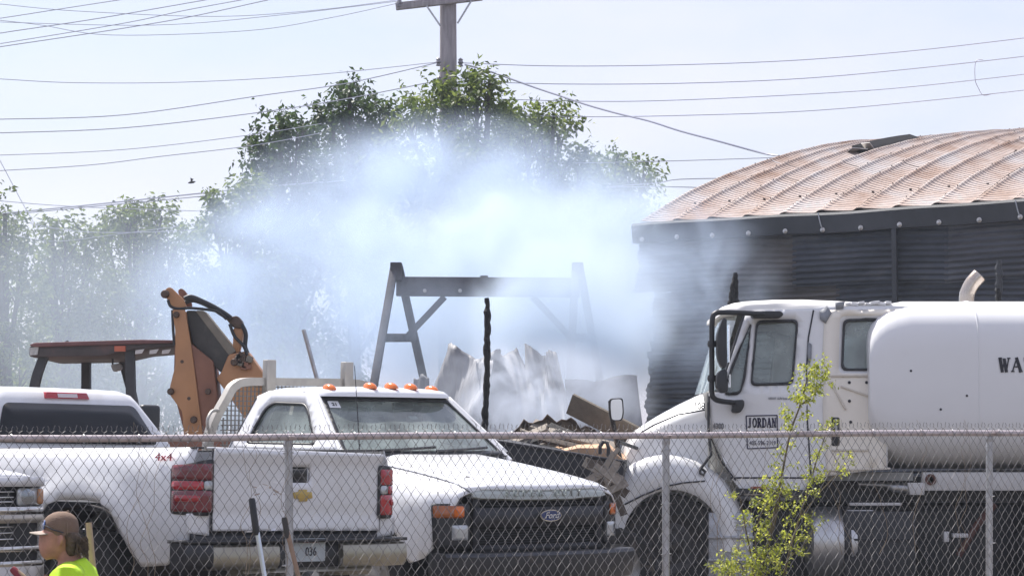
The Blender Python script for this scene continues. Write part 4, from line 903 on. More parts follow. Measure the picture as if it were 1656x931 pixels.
for k in range(21):
    z = 1.12+k*.042; hw = .86 if z < 1.75 else .86-(z-1.75)*.75
    gm_.bar((-hw, RY+.026, z), (hw, RY+.026, z), .009, .009)
gm_.build('rack_mesh', wm, FD_, smooth=0, merge=False)
MB().tube(smoothpath([(-1.04, RY-.05, 1.55), (-1.08, RY-.08, 1.66), (-1.02, RY-.06, 1.74), (-.93, RY-.04, 1.75)], 5), .014, 8).build('grab_handle', rk, FD_)
MB().tube(smoothpath([(-1.0, RY-.05, 1.35), (-1.10, RY-.08, 1.45), (-1.06, RY-.06, 1.55)], 5), .012, 8).build('grab_handle', rk, FD_)
MB().box((0, 4.55, 1.02), (2.2, 2.7, .12)).build('flatbed', rk, FD_, bevel=.01)
MB().box((0, 3.0, .62), (.9, 5.4, .2)).build('chassis', black_plastic, FD_)
MB().box((0, .75, 1.0), (1.2, .9, .5)).build('engine', black_plastic, FD_, bevel=.05)

# panel gaps
for sg in (-1, 1):
    MB().tube([(sg*.752, .10+.01*q+.14*q/2, zh(.10+.08*q)-.055) for q in range(18)], .006, 5).build('hood_gap', ink, FD_)
    for yy in (1.66, 2.90): MB().tube([(sg*(.985-.05*max(0, (v-1.1)/.3)**2-.06*max(0, (.85-v)/.3)**2+.008), yy, v) for v in np.linspace(.58, 1.42, 9)], .005, 5).build('door_gap', ink, FD_)
    MB().tube([(sg*.952, 2.555, z) for z in np.linspace(.62, 1.36, 6)], .012, 5).build('cab_gap', ink, PX)
    MB().tube([(sg*(.935-.43*(v-1.42)+.017), 2.80-.0*v+.14*(1-(v-1.42)/.45), v) for v in np.linspace(1.43, 1.86, 6)], .0045, 5).build('door_gap', ink, FD_)
MB().tube([(-.742, -.012, z) for z in np.linspace(.81, 1.36, 5)], .006, 5).build('tailgate_gap', ink, PX)
MB().tube([(.765, -.012, z) for z in np.linspace(.80, 1.33, 5)], .006, 5).build('tailgate_gap', ink, PX)
# ================================================================== white water truck (side on, facing left)
WY = 25.0; wb = at(1300, 760, WY); WT = thing('water_truck', 'white water tank truck facing left with black mirror frame and round tank', 'water truck', (wb.x, WY, -.02)); wo = Vector(WT.location)
tpaint = M('white truck paint', (.74, .74, .735), .34, 0, .03, 2, [((.42, .38, .32), .2, 1.2), (dust, .1, 9)], coat=.4)
tpaint_old = M('aged white truck paint', (.74, .725, .69), .45, 0, .05, 3, [((.40, .35, .28), .28, 1.6), ((.2, .15, .1), .1, 12)])
def T(px, py, d=0): p = at(px, py, WY)-wo; return Vector((p.x, d, p.z))       # point on the near side, d metres in
def TX(px): return T(px, 760).x
def TZ(py): return T(1300, py).z
def tpoly(pts): return [(T(x, y).x, T(x, y).z) for x, y in pts]
WD = 2.35
def csx(z): return .04+.12*max(0, (z-2.05))/.9                                 # cab side leans in above the belt
belt = TZ(640)
qg = tpoly([(1217, 519), (1206, 612), (1197, 638), (1171, 639), (1183, 592)])
dw = tpoly([(1225, 517), (1293, 515), (1283, 622), (1214, 624)])
rw = tpoly([(1366, 515), (1440, 513), (1440, 599), (1361, 599)])
cab_out = tpoly([(1147, 634), (1165, 634), (1207, 509), (1222, 501), (1318, 497), (1340, 494), (1480, 494), (1480, 620), (1436, 690), (1436, 757), (1310, 773), (1300, 800), (1205, 800), (1185, 775), (1150, 700)])
for sg, d0 in ((1, 0), (-1, WD)):
    f = lambda u, v, e=0: (u, d0+sg*(csx(v)-e), v)
    MB().sheet(cab_out, [rpoly(qg, .05), rpoly(dw, .06), rpoly(rw, .06)], f, .09).build('cab_side', tpaint, WT, smooth=50, solid=.03)
    for q, r_ in ((qg, .05), (dw, .06), (rw, .06)):
        c = sum((Vector(p) for p in q), Vector((0, 0)))/len(q); inn = [tuple(c+(Vector(p)-c)*(1-.032/max(.1, (Vector(p)-c).length))) for p in q]
        MB().sheet(rpoly(q, r_), [rpoly(inn, r_*.9)], lambda u, v: f(u, v, .012), .05).build('window_seal', black_plastic, WT, solid=.02)
        MB().sheet(rpoly(q, r_), [], lambda u, v: f(u, v, -.006), .2).build('window', cab_glass, WT)
# roof with visor lip
rings = []
for (px, zt, zs) in ((1172, 497, 500), (1180, 488, 500), (1195, 483, 503), (1215, 480, 501), (1260, 477.5, 499), (1310, 477, 497), (1380, 480, 495), (1440, 484, 494), (1482, 487, 494)):
    x = TX(px); a, b = TZ(zs), TZ(zt)
    rings.append([Vector((x, y, z)) for y, z in ((.15, a-.03), (.15, a), (.19, a+(b-a)*.5), (.34, a+(b-a)*.62), (.52, b-.01), (.8, b), (WD-.8, b), (WD-.52, b-.01), (WD-.34, a+(b-a)*.62), (WD-.19, a+(b-a)*.5), (WD-.15, a), (WD-.15, a-.03))])
MB().loft(rings).build('roof', tpaint_old, WT, smooth=50)
# white lumpy roof edge (weathered sealant and torn skin)
rg = random.Random(4)
for i in range(7):
    px = 1375+i*11; MB().box(T(px, 490-rg.uniform(0, 3), .26), (rg.uniform(.05, .10), .22, rg.uniform(.015, .035)), Matrix.Rotation(rg.uniform(-.25, .25), 3, 'Y')).build('torn_skin', tpaint, WT, bevel=.006)
cream = M('cream cab rear', (.80, .75, .66), .5, 0, .05, 3, [((.45, .38, .29), .2, 1.6)])  # warmer, paler tone over the rear of the cab side
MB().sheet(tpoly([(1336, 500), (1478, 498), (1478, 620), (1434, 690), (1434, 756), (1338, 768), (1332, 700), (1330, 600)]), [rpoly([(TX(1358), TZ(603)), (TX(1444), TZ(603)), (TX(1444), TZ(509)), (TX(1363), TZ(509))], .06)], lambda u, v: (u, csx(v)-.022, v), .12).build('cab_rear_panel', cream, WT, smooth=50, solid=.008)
patch = M('grey tape patch', (.26, .27, .29), .6, .3, .2, 10)
for q in ([(1327, 502), (1340, 493), (1347, 505), (1337, 522), (1328, 515)], [(1353, 487), (1369, 486), (1366, 498), (1354, 499)], [(1308, 552), (1314, 556), (1313, 580), (1309, 592), (1306, 570)], [(1305, 610), (1312, 606), (1310, 628), (1306, 633)]):
    MB().sheet(tpoly(q), [], lambda u, v: (u, csx(v)-.034, v), .1).build('patch', patch, WT, solid=.006)
# windshield, cab front, rear, floor
MB().sheet([(.17, 0), (WD-.17, 0), (WD-.2, 1), (.2, 1)], [], lambda u, v: (TX(1166)+(TX(1205)-TX(1166))*v-.16*(1-((u-WD/2)/(WD/2))**2), u, TZ(632)+(TZ(508)-TZ(632))*v), .15).build('windshield', cab_glass, WT)
MB().tube([T(1166, 634, .10), T(1186, 575, .13), T(1207, 509, .16)], .028, 8).build('pillar', black_plastic, WT)
MB().tube([T(1166, 634, WD-.10), T(1186, 575, WD-.13), T(1207, 509, WD-.16)], .028, 8).build('pillar', tpaint, WT)
MB().box(T(1434, 640, WD/2)+Vector((0, 0, .05)), (.04, WD-.4, 1.45)).build('cab_back', tpaint_old, WT)
MB().box(T(1320, 770, WD/2), (1.9, WD-.25, .08)).build('cab_floor', interior, WT)
MB().box(T(1160, 655, WD/2), (.20, WD-.3, .30)).build('dashboard', interior, WT, bevel=.05)
dk_ = T(1215, 632, .55); tor = [dk_+Vector((.20*math.cos(a)*.92, .21*math.sin(a), .16*math.cos(a)*-.55+.10)) for a in np.linspace(0, 2*math.pi, 25)]
MB().tube([p+Vector((.21, 0, -.03)) for p in tor], .018, 8).build('steering_wheel', black_plastic, WT)
for d in (.6, 1.7): MB().box(T(1325, 640, d), (.16, .5, 1.1), Matrix.Rotation(.12, 3, 'Y')).build('seat', interior, WT, bevel=.06, seg=3)
MB().box(T(1280, 533, 1.2), (.20, .5, .03), Matrix.Rotation(.3, 3, 'Y')).build('sun_visor', interior, WT, bevel=.01)
# cab back section details
pale = M('pale panel paint', (.62, .57, .49), .5, 0, .05, 3, [((.35, .3, .24), .2, 2)])
for q in (((1342, 607), (1405, 607)), ((1342, 615), (1368, 662)), ((1360, 624), (1405, 640)), ((1346, 727), (1405, 727)), ((1338, 760), (1440, 757))):
    a, b = T(*q[0], csx(T(*q[0]).z)-.034), T(*q[1], csx(T(*q[1]).z)-.034); MB().bar(a, b, .02, .022, (0, -1, 0)).build('pressed_rib', pale, WT, bevel=.005)
for (px, py) in ((1374, 618), (1374, 648), (1376, 682), (1374, 730), (1402, 618)):
    MB().lathe([(.016, 0), (.014, .008), (.001, .01)], T(px, py, csx(TZ(py))-.026), (0, -1, 0), 8).build('rivet', ink, WT)
MB().prism(rrect(TX(1345), TZ(721), TX(1359), TZ(674), .02), lambda u, v: (u, csx(v)-.032, v), lambda u, v: (u, csx(v)+.03, v)).build('door_handle', black_plastic, WT, bevel=.01)
MB().box(T(1352, 690, .0), (.02, .03, .16)).build('latch', steel, WT)
for pts in ([(1147, 640), (1147, 700), (1166, 745), (1190, 776)], [(1318, 500), (1309, 545), (1305, 600), (1306, 680), (1310, 740), (1312, 770)], [(1182, 772), (1312, 772)]):
    MB().tube([T(x, y, csx(TZ(y))-.016) for x, y in pts], .009, 5).build('door_gap', ink, WT)
MB().prism(rpoly(tpoly([(1214, 786), (1243, 786), (1240, 797), (1216, 797)]), .02), lambda u, v: (u, csx(v)-.03, v), lambda u, v: (u, csx(v), v)).build('marker_light', M('red brown marker', (.30, .07, .03), .35), WT)
MB().bar(T(1190, 793, .0), T(1312, 796, .0), .06, .05).build('step_rail', black_plastic, WT)
# sign on the door
q = [(1207, 672), (1257, 671), (1258, 723), (1209, 725)]
def D(px, py, e=.020): return T(px, py, csx(TZ(py))-e)
navy = M('navy sign ink', (.015, .012, .05), .5)
for a, b in zip(q, q[1:]+q[:1]): MB().bar(D(*a), D(*b), .011, .004, (0, -1, 0)).build('sign_border', navy, WT)
# serif capitals drawn as strokes (unit box, thick stems, thin hairlines, serifs)
GL = {'J': [([(.30, .0), (.62, .0)], 0), ([(.55, 1), (.55, .12), (.42, -.02), (.2, .02)], 1), ([(.36, 1), (.74, 1)], 0)],
      'O': [([(.5+.40*math.cos(a), .5+.5*math.sin(a)) for a in np.linspace(0, 2*math.pi, 17)], 2)],
      'R': [([(.22, 0), (.22, 1)], 1), ([(.05, 0), (.4, 0)], 0), ([(.05, 1), (.5, 1), (.72, .88), (.74, .68), (.6, .54), (.22, .52)], 2), ([(.45, .52), (.88, 0)], 1), ([(.78, 0), (1, 0)], 0)],
      'D': [([(.2, 0), (.2, 1)], 1), ([(.03, 0), (.5, 0), (.82, .2), (.9, .5), (.82, .8), (.5, 1), (.03, 1)], 2)],
      'A': [([(.1, 0), (.48, 1)], 0), ([(.48, 1), (.86, 0)], 1), ([(.24, .36), (.72, .36)], 0), ([(0, 0), (.24, 0)], 0), ([(.7, 0), (1, 0)], 0)],
      'N': [([(.16, 0), (.16, 1)], 0), ([(.16, 1), (.82, 0)], 1), ([(.82, 0), (.82, 1)], 0), ([(.02, 0), (.32, 0)], 0), ([(0, 1), (.2, 1)], 0), ([(.68, 1), (.98, 1)], 0)],
      'W': [([(.12, 1), (.32, 0)], 1), ([(.32, 0), (.52, .85)], 0), ([(.52, .85), (.70, 0)], 1), ([(.70, 0), (.92, 1)], 0), ([(0, 1), (.28, 1)], 0), ([(.4, .95), (.6, .95)], 0), ([(.8, 1), (1.04, 1)], 0)],
      'T': [([(.5, 0), (.5, 1)], 1), ([(.04, 1), (.96, 1)], 2), ([(.3, 0), (.7, 0)], 0), ([(.05, 1), (.05, .78)], 0), ([(.95, 1), (.95, .78)], 0)],
      'E': [([(.22, 0), (.22, 1)], 1), ([(.05, 1), (.85, 1), (.85, .8)], 0), ([(.05, 0), (.88, 0), (.88, .22)], 0), ([(.22, .52), (.6, .52)], 0)]}
def serif(word, px0, py0, px1, py1, mat, fn, thick=.16, hair=.07, parent=WT):
    n = len(word); w_ = (px1-px0)/n; hh = py1-py0
    for i, ch in enumerate(word):
        mb = MB()
        for pts, k in GL[ch]:
            wd = {0: hair, 1: thick, 2: (thick+hair)/2}[k]*abs(hh)
            P = [(px0+w_*i+w_*(.06+.86*x), py1-(y)*hh) for x, y in pts]
            for a, b in zip(P, P[1:]):
                dx, dy = b[0]-a[0], b[1]-a[1]; L = math.hypot(dx, dy) or 1; nx_, ny_ = -dy/L*wd/2, dx/L*wd/2; ex, ey = dx/L*wd*.3, dy/L*wd*.3
                qd = [(a[0]+nx_-ex, a[1]+ny_-ey), (b[0]+nx_+ex, b[1]+ny_+ey), (b[0]-nx_+ex, b[1]-ny_+ey), (a[0]-nx_-ex, a[1]-ny_-ey)]
                mb.prism(qd, lambda u, v: fn(u, v, 0), lambda u, v: fn(u, v, .003))
        mb.build('letter', mat, parent, smooth=0, merge=False)
serif('JORDAN', 1209, 676, 1256, 690, navy, lambda u, v, e: D(u, v, .018+e), .20, .10)
put_text('sign_line', 'CONTRACTING INC', .034, navy, WT, D(1232.5, 698), (1, 0, 0), (0, 0, 1), xs=.95)
put_text('sign_phone', '405-596-2119', .058, navy, WT, D(1233.5, 716), (1, 0, 0), (0, 0, 1), xs=.78)
put_text('fleet_number', '108', .088, ink, WT, T(1133, 656, .16), (1, 0, 0), (0, 0, 1), xs=.8, bold=.003)
put_text('model_badge', '4300', .075, M('badge grey', (.16, .16, .17), .4, .5), WT, D(1162, 689), (1, 0, 0), (0, 0, 1), xs=.7, bold=.003)
put_text('door_lettering', 'USDOT 1570 State of Oklahoma', .032, M('grey ink', (.12, .12, .14), .5), WT, D(1269, 644), (1, 0, -.01), (0, 0, 1), xs=.72)
# hood
rings = []
for (px, ptop, zlow) in ((1012, 790, 850), (1014, 745, 850), (1018, 716, 845), (1030, 697, 840), (1052, 682, 835), (1080, 665, 830), (1110, 649, 830), (1148, 631, 830)):
    x = TX(px); b = TZ(ptop); a = TZ(zlow); s = .42-.14*(px-1012)/136; sh = b-.10-.09*(px-1012)/136
    half = [(s, a), (s-.03, a+(sh-a)*.5), (s-.01, sh), (s+.05, sh+.055), (s+.17, b-.035), (s+.42, b-.004), (WD/2, b)]
    rings.append([Vector((x, y, z)) for y, z in half+[(WD-y, z) for y, z in half[-2::-1]]])
MB().loft(rings).build('hood', tpaint, WT, smooth=50)
MB().tube([T(1032, 703, .36), T(1060, 686, .31), T(1100, 669, .27), T(1146, 661, .25)], .008, 5).build('hood_crease', ink, WT)
MB().box(T(1013, 790, WD/2), (.06, 1.3, .5)).build('grille', black_plastic, WT, bevel=.03)
bl_ = T(1000, 895, 0); MB().box(Vector((bl_.x+.02, WD/2, bl_.z)), (.22, WD-.05, .34)).build('bumper', steel, WT, bevel=.05, seg=3)
for d in (.35, WD-.35): MB().box(T(1013, 800, d), (.1, .3, .22)).build('headlight', clear_lens, WT, bevel=.04)
# front fenders: swept arch
fc = T(1088, 872, 0); 
for d0, sg in ((0, 1), (WD, -1)):
    rings = []
    for k in range(25):
        th = R(-12+204*k/24); ro = .80-.02*math.cos(th)+.03*math.sin(th*1)-.07*(th > math.pi*.75)*(th-math.pi*.75); ri = .475
        c_, s_ = -math.cos(th), math.sin(th); cx_ = fc.x; cz_ = fc.z
        ro *= 1-.10*max(0, math.cos(th-math.pi*.93))
        rings.append([Vector((cx_+c_*r, d0+sg*y, cz_+s_*r*(1.0))) for r, y in ((ri, .02), (ri+.04, -.01), (ro-.15, -.015), (ro-.05, .03), (ro-.005, .12), (ro, .30), (ro-.03, .5), (ri, .5))])
    MB().loft(rings).build('fender', tpaint, WT, smooth=50)
    MB().lathe([(.485, .03), (.485, .46), (.01, .47)], Vector((fc.x, d0, fc.z)), (0, sg, 0), 32, False).build('wheel_liner', black_plastic, WT)
    wheel(WT, (fc.x, d0+sg*.19, fc.z-.04), (0, -sg, 0), .47, .26, rubber, M('grimy black rim', (.045, .042, .04), .6, .3, .3, 6, [(dust, .3, 5)]), 10)
    for px in (1740, 1920): wheel(WT, (TX(px), d0+sg*.28, .52), (0, -sg, 0), .52, .5, rubber, M('dusty steel rim', (.36, .34, .30), .5, .6, .2, 5), 10)
MB().tube([T(1010, 815, -.02), T(1040, 800, -.02), T(1075, 786, -.02), T(1105, 780, -.02), T(1140, 777, -.02)], .008, 5).build('fender_trim', ink, WT)
# mirrors: black tubular frame on the near side
mf = smoothpath([T(1238, 508, -.02), T(1200, 507, -.12), T(1165, 507, -.22), T(1154, 509, -.24), T(1149, 517, -.25), T(1148, 545, -.25), T(1148, 600, -.25), T(1148, 636, -.25), T(1152, 645, -.24), T(1162, 649, -.22), T(1186, 651, -.06)], 5)
mfo = MB().tube(mf, .026, 10).build('mirror_frame', black_plastic, WT)
MB().prism(rpoly(tpoly([(1214, 503), (1262, 503), (1267, 508), (1262, 514), (1216, 514)]), .03), lambda u, v: (u, -.05, v), lambda u, v: (u, .18, v)).build('frame_bracket', black_plastic, WT, bevel=.015)
MB().prism(rpoly(tpoly([(1180, 647), (1203, 646), (1203, 657), (1196, 668), (1182, 667), (1184, 656)]), .03), lambda u, v: (u, -.07, v), lambda u, v: (u, .06, v)).build('frame_bracket', black_plastic, WT, bevel=.015)
for (poly, nm) in (([(1164, 517), (1170, 520), (1170, 596), (1162, 597), (1155, 580), (1154, 545)], 'mirror'), ([(1158, 601), (1171, 599), (1172, 636), (1160, 637), (1153, 628), (1153, 610)], 'convex_mirror')):
    mo = MB().prism(rpoly(tpoly(poly), .06), lambda u, v: (u, -.40, v), lambda u, v: (u, -.20, v)).build(nm, black_plastic, WT, bevel=.02)
    xr = T(poly[1][0], 0).x; z0, z1 = T(0, poly[2][1]-4).z, T(0, poly[1][1]+4).z
    MB().box((xr+.004, -.30, (z0+z1)/2), (.01, .16, abs(z1-z0)-.05)).build('mirror_glass', M('mirror', (.85, .87, .88), .03, 1), mo)
for (px, py) in ((1148, 558), (1148, 613)): MB().lathe([(.04, -.03), (.045, 0), (.04, .03)], T(px, py, -.25), (0, 0, 1), 10).build('clamp', black_plastic, WT)
MB().tube([T(1146, 650, .02), T(1146, 700, .0), T(1150, 735, .0), T(1140, 748, -.02), T(1132, 758, -.02)], .014, 8).build('grab_cable', black_plastic, WT)
MB().tube([T(1132, 758, -.02), T(1132, 765, -.03), T(1138, 768, -.03), T(1140, 762, -.03), T(1134, 757, -.02)], .014, 8).build('hood_latch', black_plastic, WT)
# hood mirror on the front corner
MB().tube([T(1018, 786, .5), T(1006, 752, .2), T(996, 708, .0), T(988, 668, -.05), T(987, 648, -.05)], .024, 8).build('mirror_arm', black_plastic, WT)
MB().tube([T(1001, 714, .05), T(1034, 724, .4)], .018, 8).build('mirror_stay', black_plastic, WT)
hm_ = MB().prism(rpoly(tpoly([(985, 644), (1007, 643), (1009, 668), (1006, 681), (988, 681), (984, 660)]), .03), lambda u, v: (u, -.07, v), lambda u, v: (u, .10, v)).build('hood_mirror', black_plastic, WT, bevel=.015)
MB().prism(rpoly(tpoly([(987.5, 646), (1005, 645), (1006.5, 667), (1004, 679), (989, 679), (987, 660)]), .03), lambda u, v: (u, -.078, v), lambda u, v: (u, -.07, v)).build('mirror_glass', M('mirror', (.85, .87, .88), .03, 1), hm_)
# tank
ta, tbm = TZ(480), TZ(757); hz = (ta-tbm)/2; zc = (ta+tbm)/2; rings = []
def tank_ring(x, k, kd):
    out = []
    for a in np.linspace(0, 2*math.pi, 65)[:-1]:
        c_, s_ = math.cos(a), math.sin(a); e = .46
        out.append(Vector((x, WD/2+(WD/2+.12)*kd*math.copysign(abs(c_)**e, c_), zc+hz*k*math.copysign(abs(s_)**e, s_))))
    return out
x0 = TX(1405)
for k in range(10):
    a = k/9*math.pi/2; rings.append(tank_ring(x0+.50*(1-math.sin(a))*.9, 1-.42*(1-math.sin(a))**0*(1-math.sin(a)) if False else .52+.48*math.sqrt(max(0, 1-(1-math.sin(a))**2)) if False else 1, 1))
rings = []
for (dx, k) in ((0, .30), (0, .48), (.004, .56), (.022, .68), (.055, .77), (.11, .86), (.19, .925), (.29, .97), (.42, 1.0)):
    rings.append(tank_ring(x0+dx, k, .985+.015*k))
for q in (1.2, 2.0, 3.0, 4.2): rings.append(tank_ring(x0+q, 1, 1))
rings += [tank_ring(x0+4.5, .95, .97), tank_ring(x0+4.65, .6, .9)]
tank_m = M('white tank paint', (.74, .74, .74), .38, 0, .03, 1.2, [((.34, .29, .23), .16, 1.1), (dust, .06, 12)], coat=.3)
tank = MB().loft(rings).build('tank', tank_m, WT, smooth=60)
def TK(px, py, e=0):
    p = T(px, py); s_ = max(-1, min(1, (p.z-zc)/hz)); kk = abs(s_)**(1/.46); c_ = math.sqrt(max(0, 1-kk*kk)); p.y = WD/2-(WD/2+.12)*c_**.46-.004-e; return p
serif('WATER', 1610, 580, 1712, 601, ink, TK, .24, .10)
for (px, py) in ((1518, 662), (1470, 600), (1560, 640)): MB().lathe([(.012, 0), (.001, .004)], TK(px, py), (0, -1, 0), 8).build('chip', ink, tank)
# chassis below the tank
rail_m = M('dirty white steel', (.56, .55, .54), .5, .1, .08, 5, [((.28, .22, .16), .35, 4)])
fr = MB().prism(tpoly([(1495, 763), (1800, 763), (1800, 793), (1495, 793)]), lambda u, v: (u, .12, v), lambda u, v: (u, .22, v)).build('frame_rail', rail_m, WT, bevel=.008)
MB().lathe([(.05, 0), (.055, .012), (.03, .012), (.03, .0)], T(1508, 775, .115), (0, -1, 0), 16).build('bushing', M('rusty brown', (.10, .04, .03), .7), fr)
MB().prism(tpoly([(1470, 780), (1498, 780), (1498, 800), (1475, 800)]), lambda u, v: (u, .1, v), lambda u, v: (u, .3, v)).build('bracket', rail_m, WT, bevel=.008)
MB().tube([T(1395, 782, .3), T(1440, 784, .25), T(1450, 788, .2), T(1478, 790, .2)], [.02, .03, .05, .055], 12).build('pipe', steel, WT)
MB().prism(tpoly([(1310, 770), (1800, 770), (1800, 812), (1310, 812)]), lambda u, v: (u, .55, v), lambda u, v: (u, WD-.55, v)).build('chassis', black_plastic, WT)
MB().box(T(1560, 850, WD/2), (3.3, .9, .25)).build('axle_housing', black_plastic, WT)
MB().tube([T(1500, 800, .3), T(1480, 860, .3), T(1520, 930, .4)], .03, 8).build('hose', black_plastic, WT)
for (px, py, w_, h_) in ((1558, 866, .15, .04), (1535, 868, .05, .1), (1395, 826, .25, .02), (1420, 815, .5, .03)):
    MB().box(T(px, py, .2), (w_, .1, h_)).build('fitting', rail_m, WT, bevel=.008)
MB().tube([T(1620, 815, .35), T(1590, 850, .35), T(1560, 900, .35)], .035, 8).build('strut', M('rusty brown', (.10, .04, .03), .7), WT)
MB().prism(tpoly([(1486, 815), (1800, 815), (1800, 985), (1486, 985)]), lambda u, v: (u, .75, v), lambda u, v: (u, 1.7, v)).build('underbody_dark_box', black_plastic, WT, bevel=.03)  # black box added to darken the space under the tank
MB().prism(tpoly([(1215, 812), (1490, 812), (1490, 990), (1215, 990)]), lambda u, v: (u, .8, v), lambda u, v: (u, 1.6, v)).build('underbody_dark_block', black_plastic, WT, bevel=.03)  # plain black block added to fill the dark below the cab
# step box and fuel tank
alu = M('aluminium tread', (.40, .41, .43), .45, .7, .15, 8, [(dust, .3, 3)], bump=.3, bscale=60)
bx = MB().prism(tpoly([(1146, 828), (1218, 828), (1218, 945), (1146, 945)]), lambda u, v: (u, .02, v), lambda u, v: (u, .55, v)).build('step_box', alu, WT, bevel=.015)
for py in (868, 905): MB().box(T(1182, py, .01), (.44, .06, .025)).build('step', alu, bx, bevel=.005)
for k in range(4): MB().box(T(1192, 838+k*6, .012), (.26, .012, .010)).build('louvre', steel, bx)
fl_ = T(1310, 878, .35)
ft = MB().lathe([(.02, 0), (.25, .01), (.33, .04), (.345, .10), (.345, .42), (.33, .46), (.02, .47)], fl_, (1, 0, 0), 32).build('fuel_tank', M('polished fuel tank', (.52, .52, .52), .35, .8, .12, 4, [((.2, .18, .16), .4, 3)]), WT, smooth=40)
for dx in (.33,): MB().lathe([(.349, 0), (.352, .01), (.352, .06), (.349, .07)], fl_+Vector((dx, 0, 0)), (1, 0, 0), 32).build('strap', black_plastic, ft)
bx2 = MB().prism(tpoly([(1366, 826), (1482, 826), (1482, 960), (1366, 960)]), lambda u, v: (u, .03, v), lambda u, v: (u, .55, v)).build('battery_box', black_plastic, WT, bevel=.02)
MB().box(T(1424, 872, .02), (.6, .02, .02)).build('lid_edge', dk, bx2)
# exhaust stack
T3 = lambda px, py, d: at(px, py, WY+d)-wo
ex = smoothpath([T3(1562, 540, 1.9), T3(1563, 484, 1.9), T3(1566, 470, 1.9), T3(1573, 457, 1.9), T3(1584, 445, 1.9)], 6)
MB().tube(ex, .075, 16, caps=False).build('exhaust_stack', M('heat stained chrome', (.48, .42, .36), .25, .9, .25, 5, [((.28, .13, .05), .35, 4)]), WT, smooth=60, solid=.01)

# ================================================================== backhoe with folded boom
BY = 25.6; bb_ = at(230, 760, BY); BH = thing('backhoe', 'orange backhoe with scorched canopy and boom folded upright', 'backhoe', (bb_.x, BY, 0)); bo = Vector(BH.location)
def B(px, py, d=0): p = at(px, py, BY)-bo; return Vector((p.x, d, p.z))
def bpoly(name, pts, d0, d1, m, bev=.01, r=.02, parent=BH):
    q = [(B(x, y).x, B(x, y).z) for x, y in pts]
    return MB().prism(rpoly(q, r, 2) if r else q, lambda u, v: (u, d0, v), lambda u, v: (u, d1, v)).build(name, m, parent, bevel=bev)
orange = M('faded orange paint', (.42, .205, .09), .5, 0, .12, 3, [((.20, .09, .04), .25, 3), ((.06, .05, .045), .15, 8)])
brown = M('shaded orange paint', (.22, .095, .055), .6, 0, .2, 3, [((.08, .045, .03), .35, 4), ((.42, .19, .09), .2, 6)])  # darker copy of the orange; shade of the boom's right side painted in
sootm = M('sooty boom steel', (.055, .05, .045), .7, .1, .35, 4, [((.24, .2, .15), .25, 5)])
tan = M('tan steel face', (.20, .175, .14), .7, .1, .2, 5)  # paler tone for the top face of the dipper
# canopy
bpoly('canopy', [(50, 561), (60, 557), (230, 552), (292, 553), (292, 560), (215, 566), (170, 576), (60, 578), (50, 577)], -.1, 1.5, M('scorched canopy', (.075, .06, .06), .6, .2, .35, 3, [((.28, .09, .07), .3, 3)]), .02)
bpoly('canopy_roof', [(50, 559), (60, 555), (230, 550), (292, 551), (292, 555), (60, 562)], -.14, 1.54, M('reddish roof', (.17, .075, .07), .6, .1, .25, 4, [((.08, .06, .06), .3, 3)]), .01)
bpoly('reflector_panel', [(51, 563), (66, 561), (64, 574), (52, 575)], -.12, -.1, M('grey marking', (.5, .48, .46), .6, 0, .3, 20), .0, 0)
bpoly('work_light', [(188, 560), (206, 560), (206, 569), (188, 569)], -.13, -.1, M('orange light', (.5, .12, .06), .4), .004, 0)
cm = M('canopy post steel', (.05, .048, .05), .6, .2, .3, 4, [((.24, .14, .1), .2, 4)])
for pts, d in (([(72, 575), (66, 590), (58, 615), (53, 650), (52, 700)], .0), ([(102, 560), (102, 600), (102, 700)], 1.4), ([(165, 575), (172, 600), (182, 640), (190, 700)], 1.4), ([(210, 566), (211, 600), (212, 640), (213, 700)], .0)):
    P = smoothpath([B(x, y, d) for x, y in pts], 4); ring = []
    for p in P: ring.append([p+Vector((a, b, 0)) for a, b in ((-.045, -.05), (.045, -.05), (.045, .05), (-.045, .05))])
    MB().loft(ring).build('canopy_post', cm, BH, smooth=30)
bpoly('antenna_stub', [(91, 548), (95, 546), (104, 556), (98, 557)], .5, .56, cm, .0, 0)
bpoly('rear_mirror', [(173, 588), (190, 585), (192, 596), (178, 600)], .2, .28, M('mirror back', (.35, .32, .3), .5, 0, .2, 9), .01)
MB().tube([B(176, 578, .24), B(176, 590, .24)], .01, 6).build('mirror_stem', cm, BH)
for px in (222, 245, 265): bpoly('roof_slot', [(px, 567), (px+14, 565), (px+10, 572), (px-1, 573)], -.115, -.1, M('pale slot', (.55, .52, .5), .6), .0, 0)
# boom and dipper
bpoly('boom_plate', [(283, 503), (304, 503), (314, 563), (320, 608), (328, 672), (334, 720), (303, 720), (299, 666), (278, 637), (280, 624), (288, 592), (288, 537)], -.22, -.18, orange, .008)
bpoly('boom_plate', [(283, 503), (304, 503), (314, 563), (320, 608), (328, 672), (334, 720), (303, 720), (299, 666), (278, 637), (280, 624), (288, 592), (288, 537)], .10, .14, orange, .008)
bpoly('boom_web', [(288, 510), (302, 510), (322, 700), (302, 700), (284, 632)], -.18, .10, brown, .004)
bpoly('boom_side', [(312, 556), (348, 585), (354, 640), (342, 720), (330, 720), (320, 608)], -.19, .24, brown, .01)
bpoly('dipper', [(303, 503), (320, 503), (374, 574), (371, 594), (360, 604), (347, 590), (314, 556)], -.12, .10, sootm, .01)
bpoly('dipper_top', [(318, 503), (332, 503), (384, 568), (373, 576)], -.125, .16, tan, .006)
bpoly('dipper_end', [(372, 574), (402, 568), (429, 606), (426, 660), (400, 680), (372, 640), (352, 612), (360, 603)], -.14, .16, orange, .012)
bpoly('boom_tip', [(269, 476), (273, 468), (280, 466), (300, 485), (306, 498), (300, 507), (284, 504), (279, 494)], -.2, -.14, orange, .008)
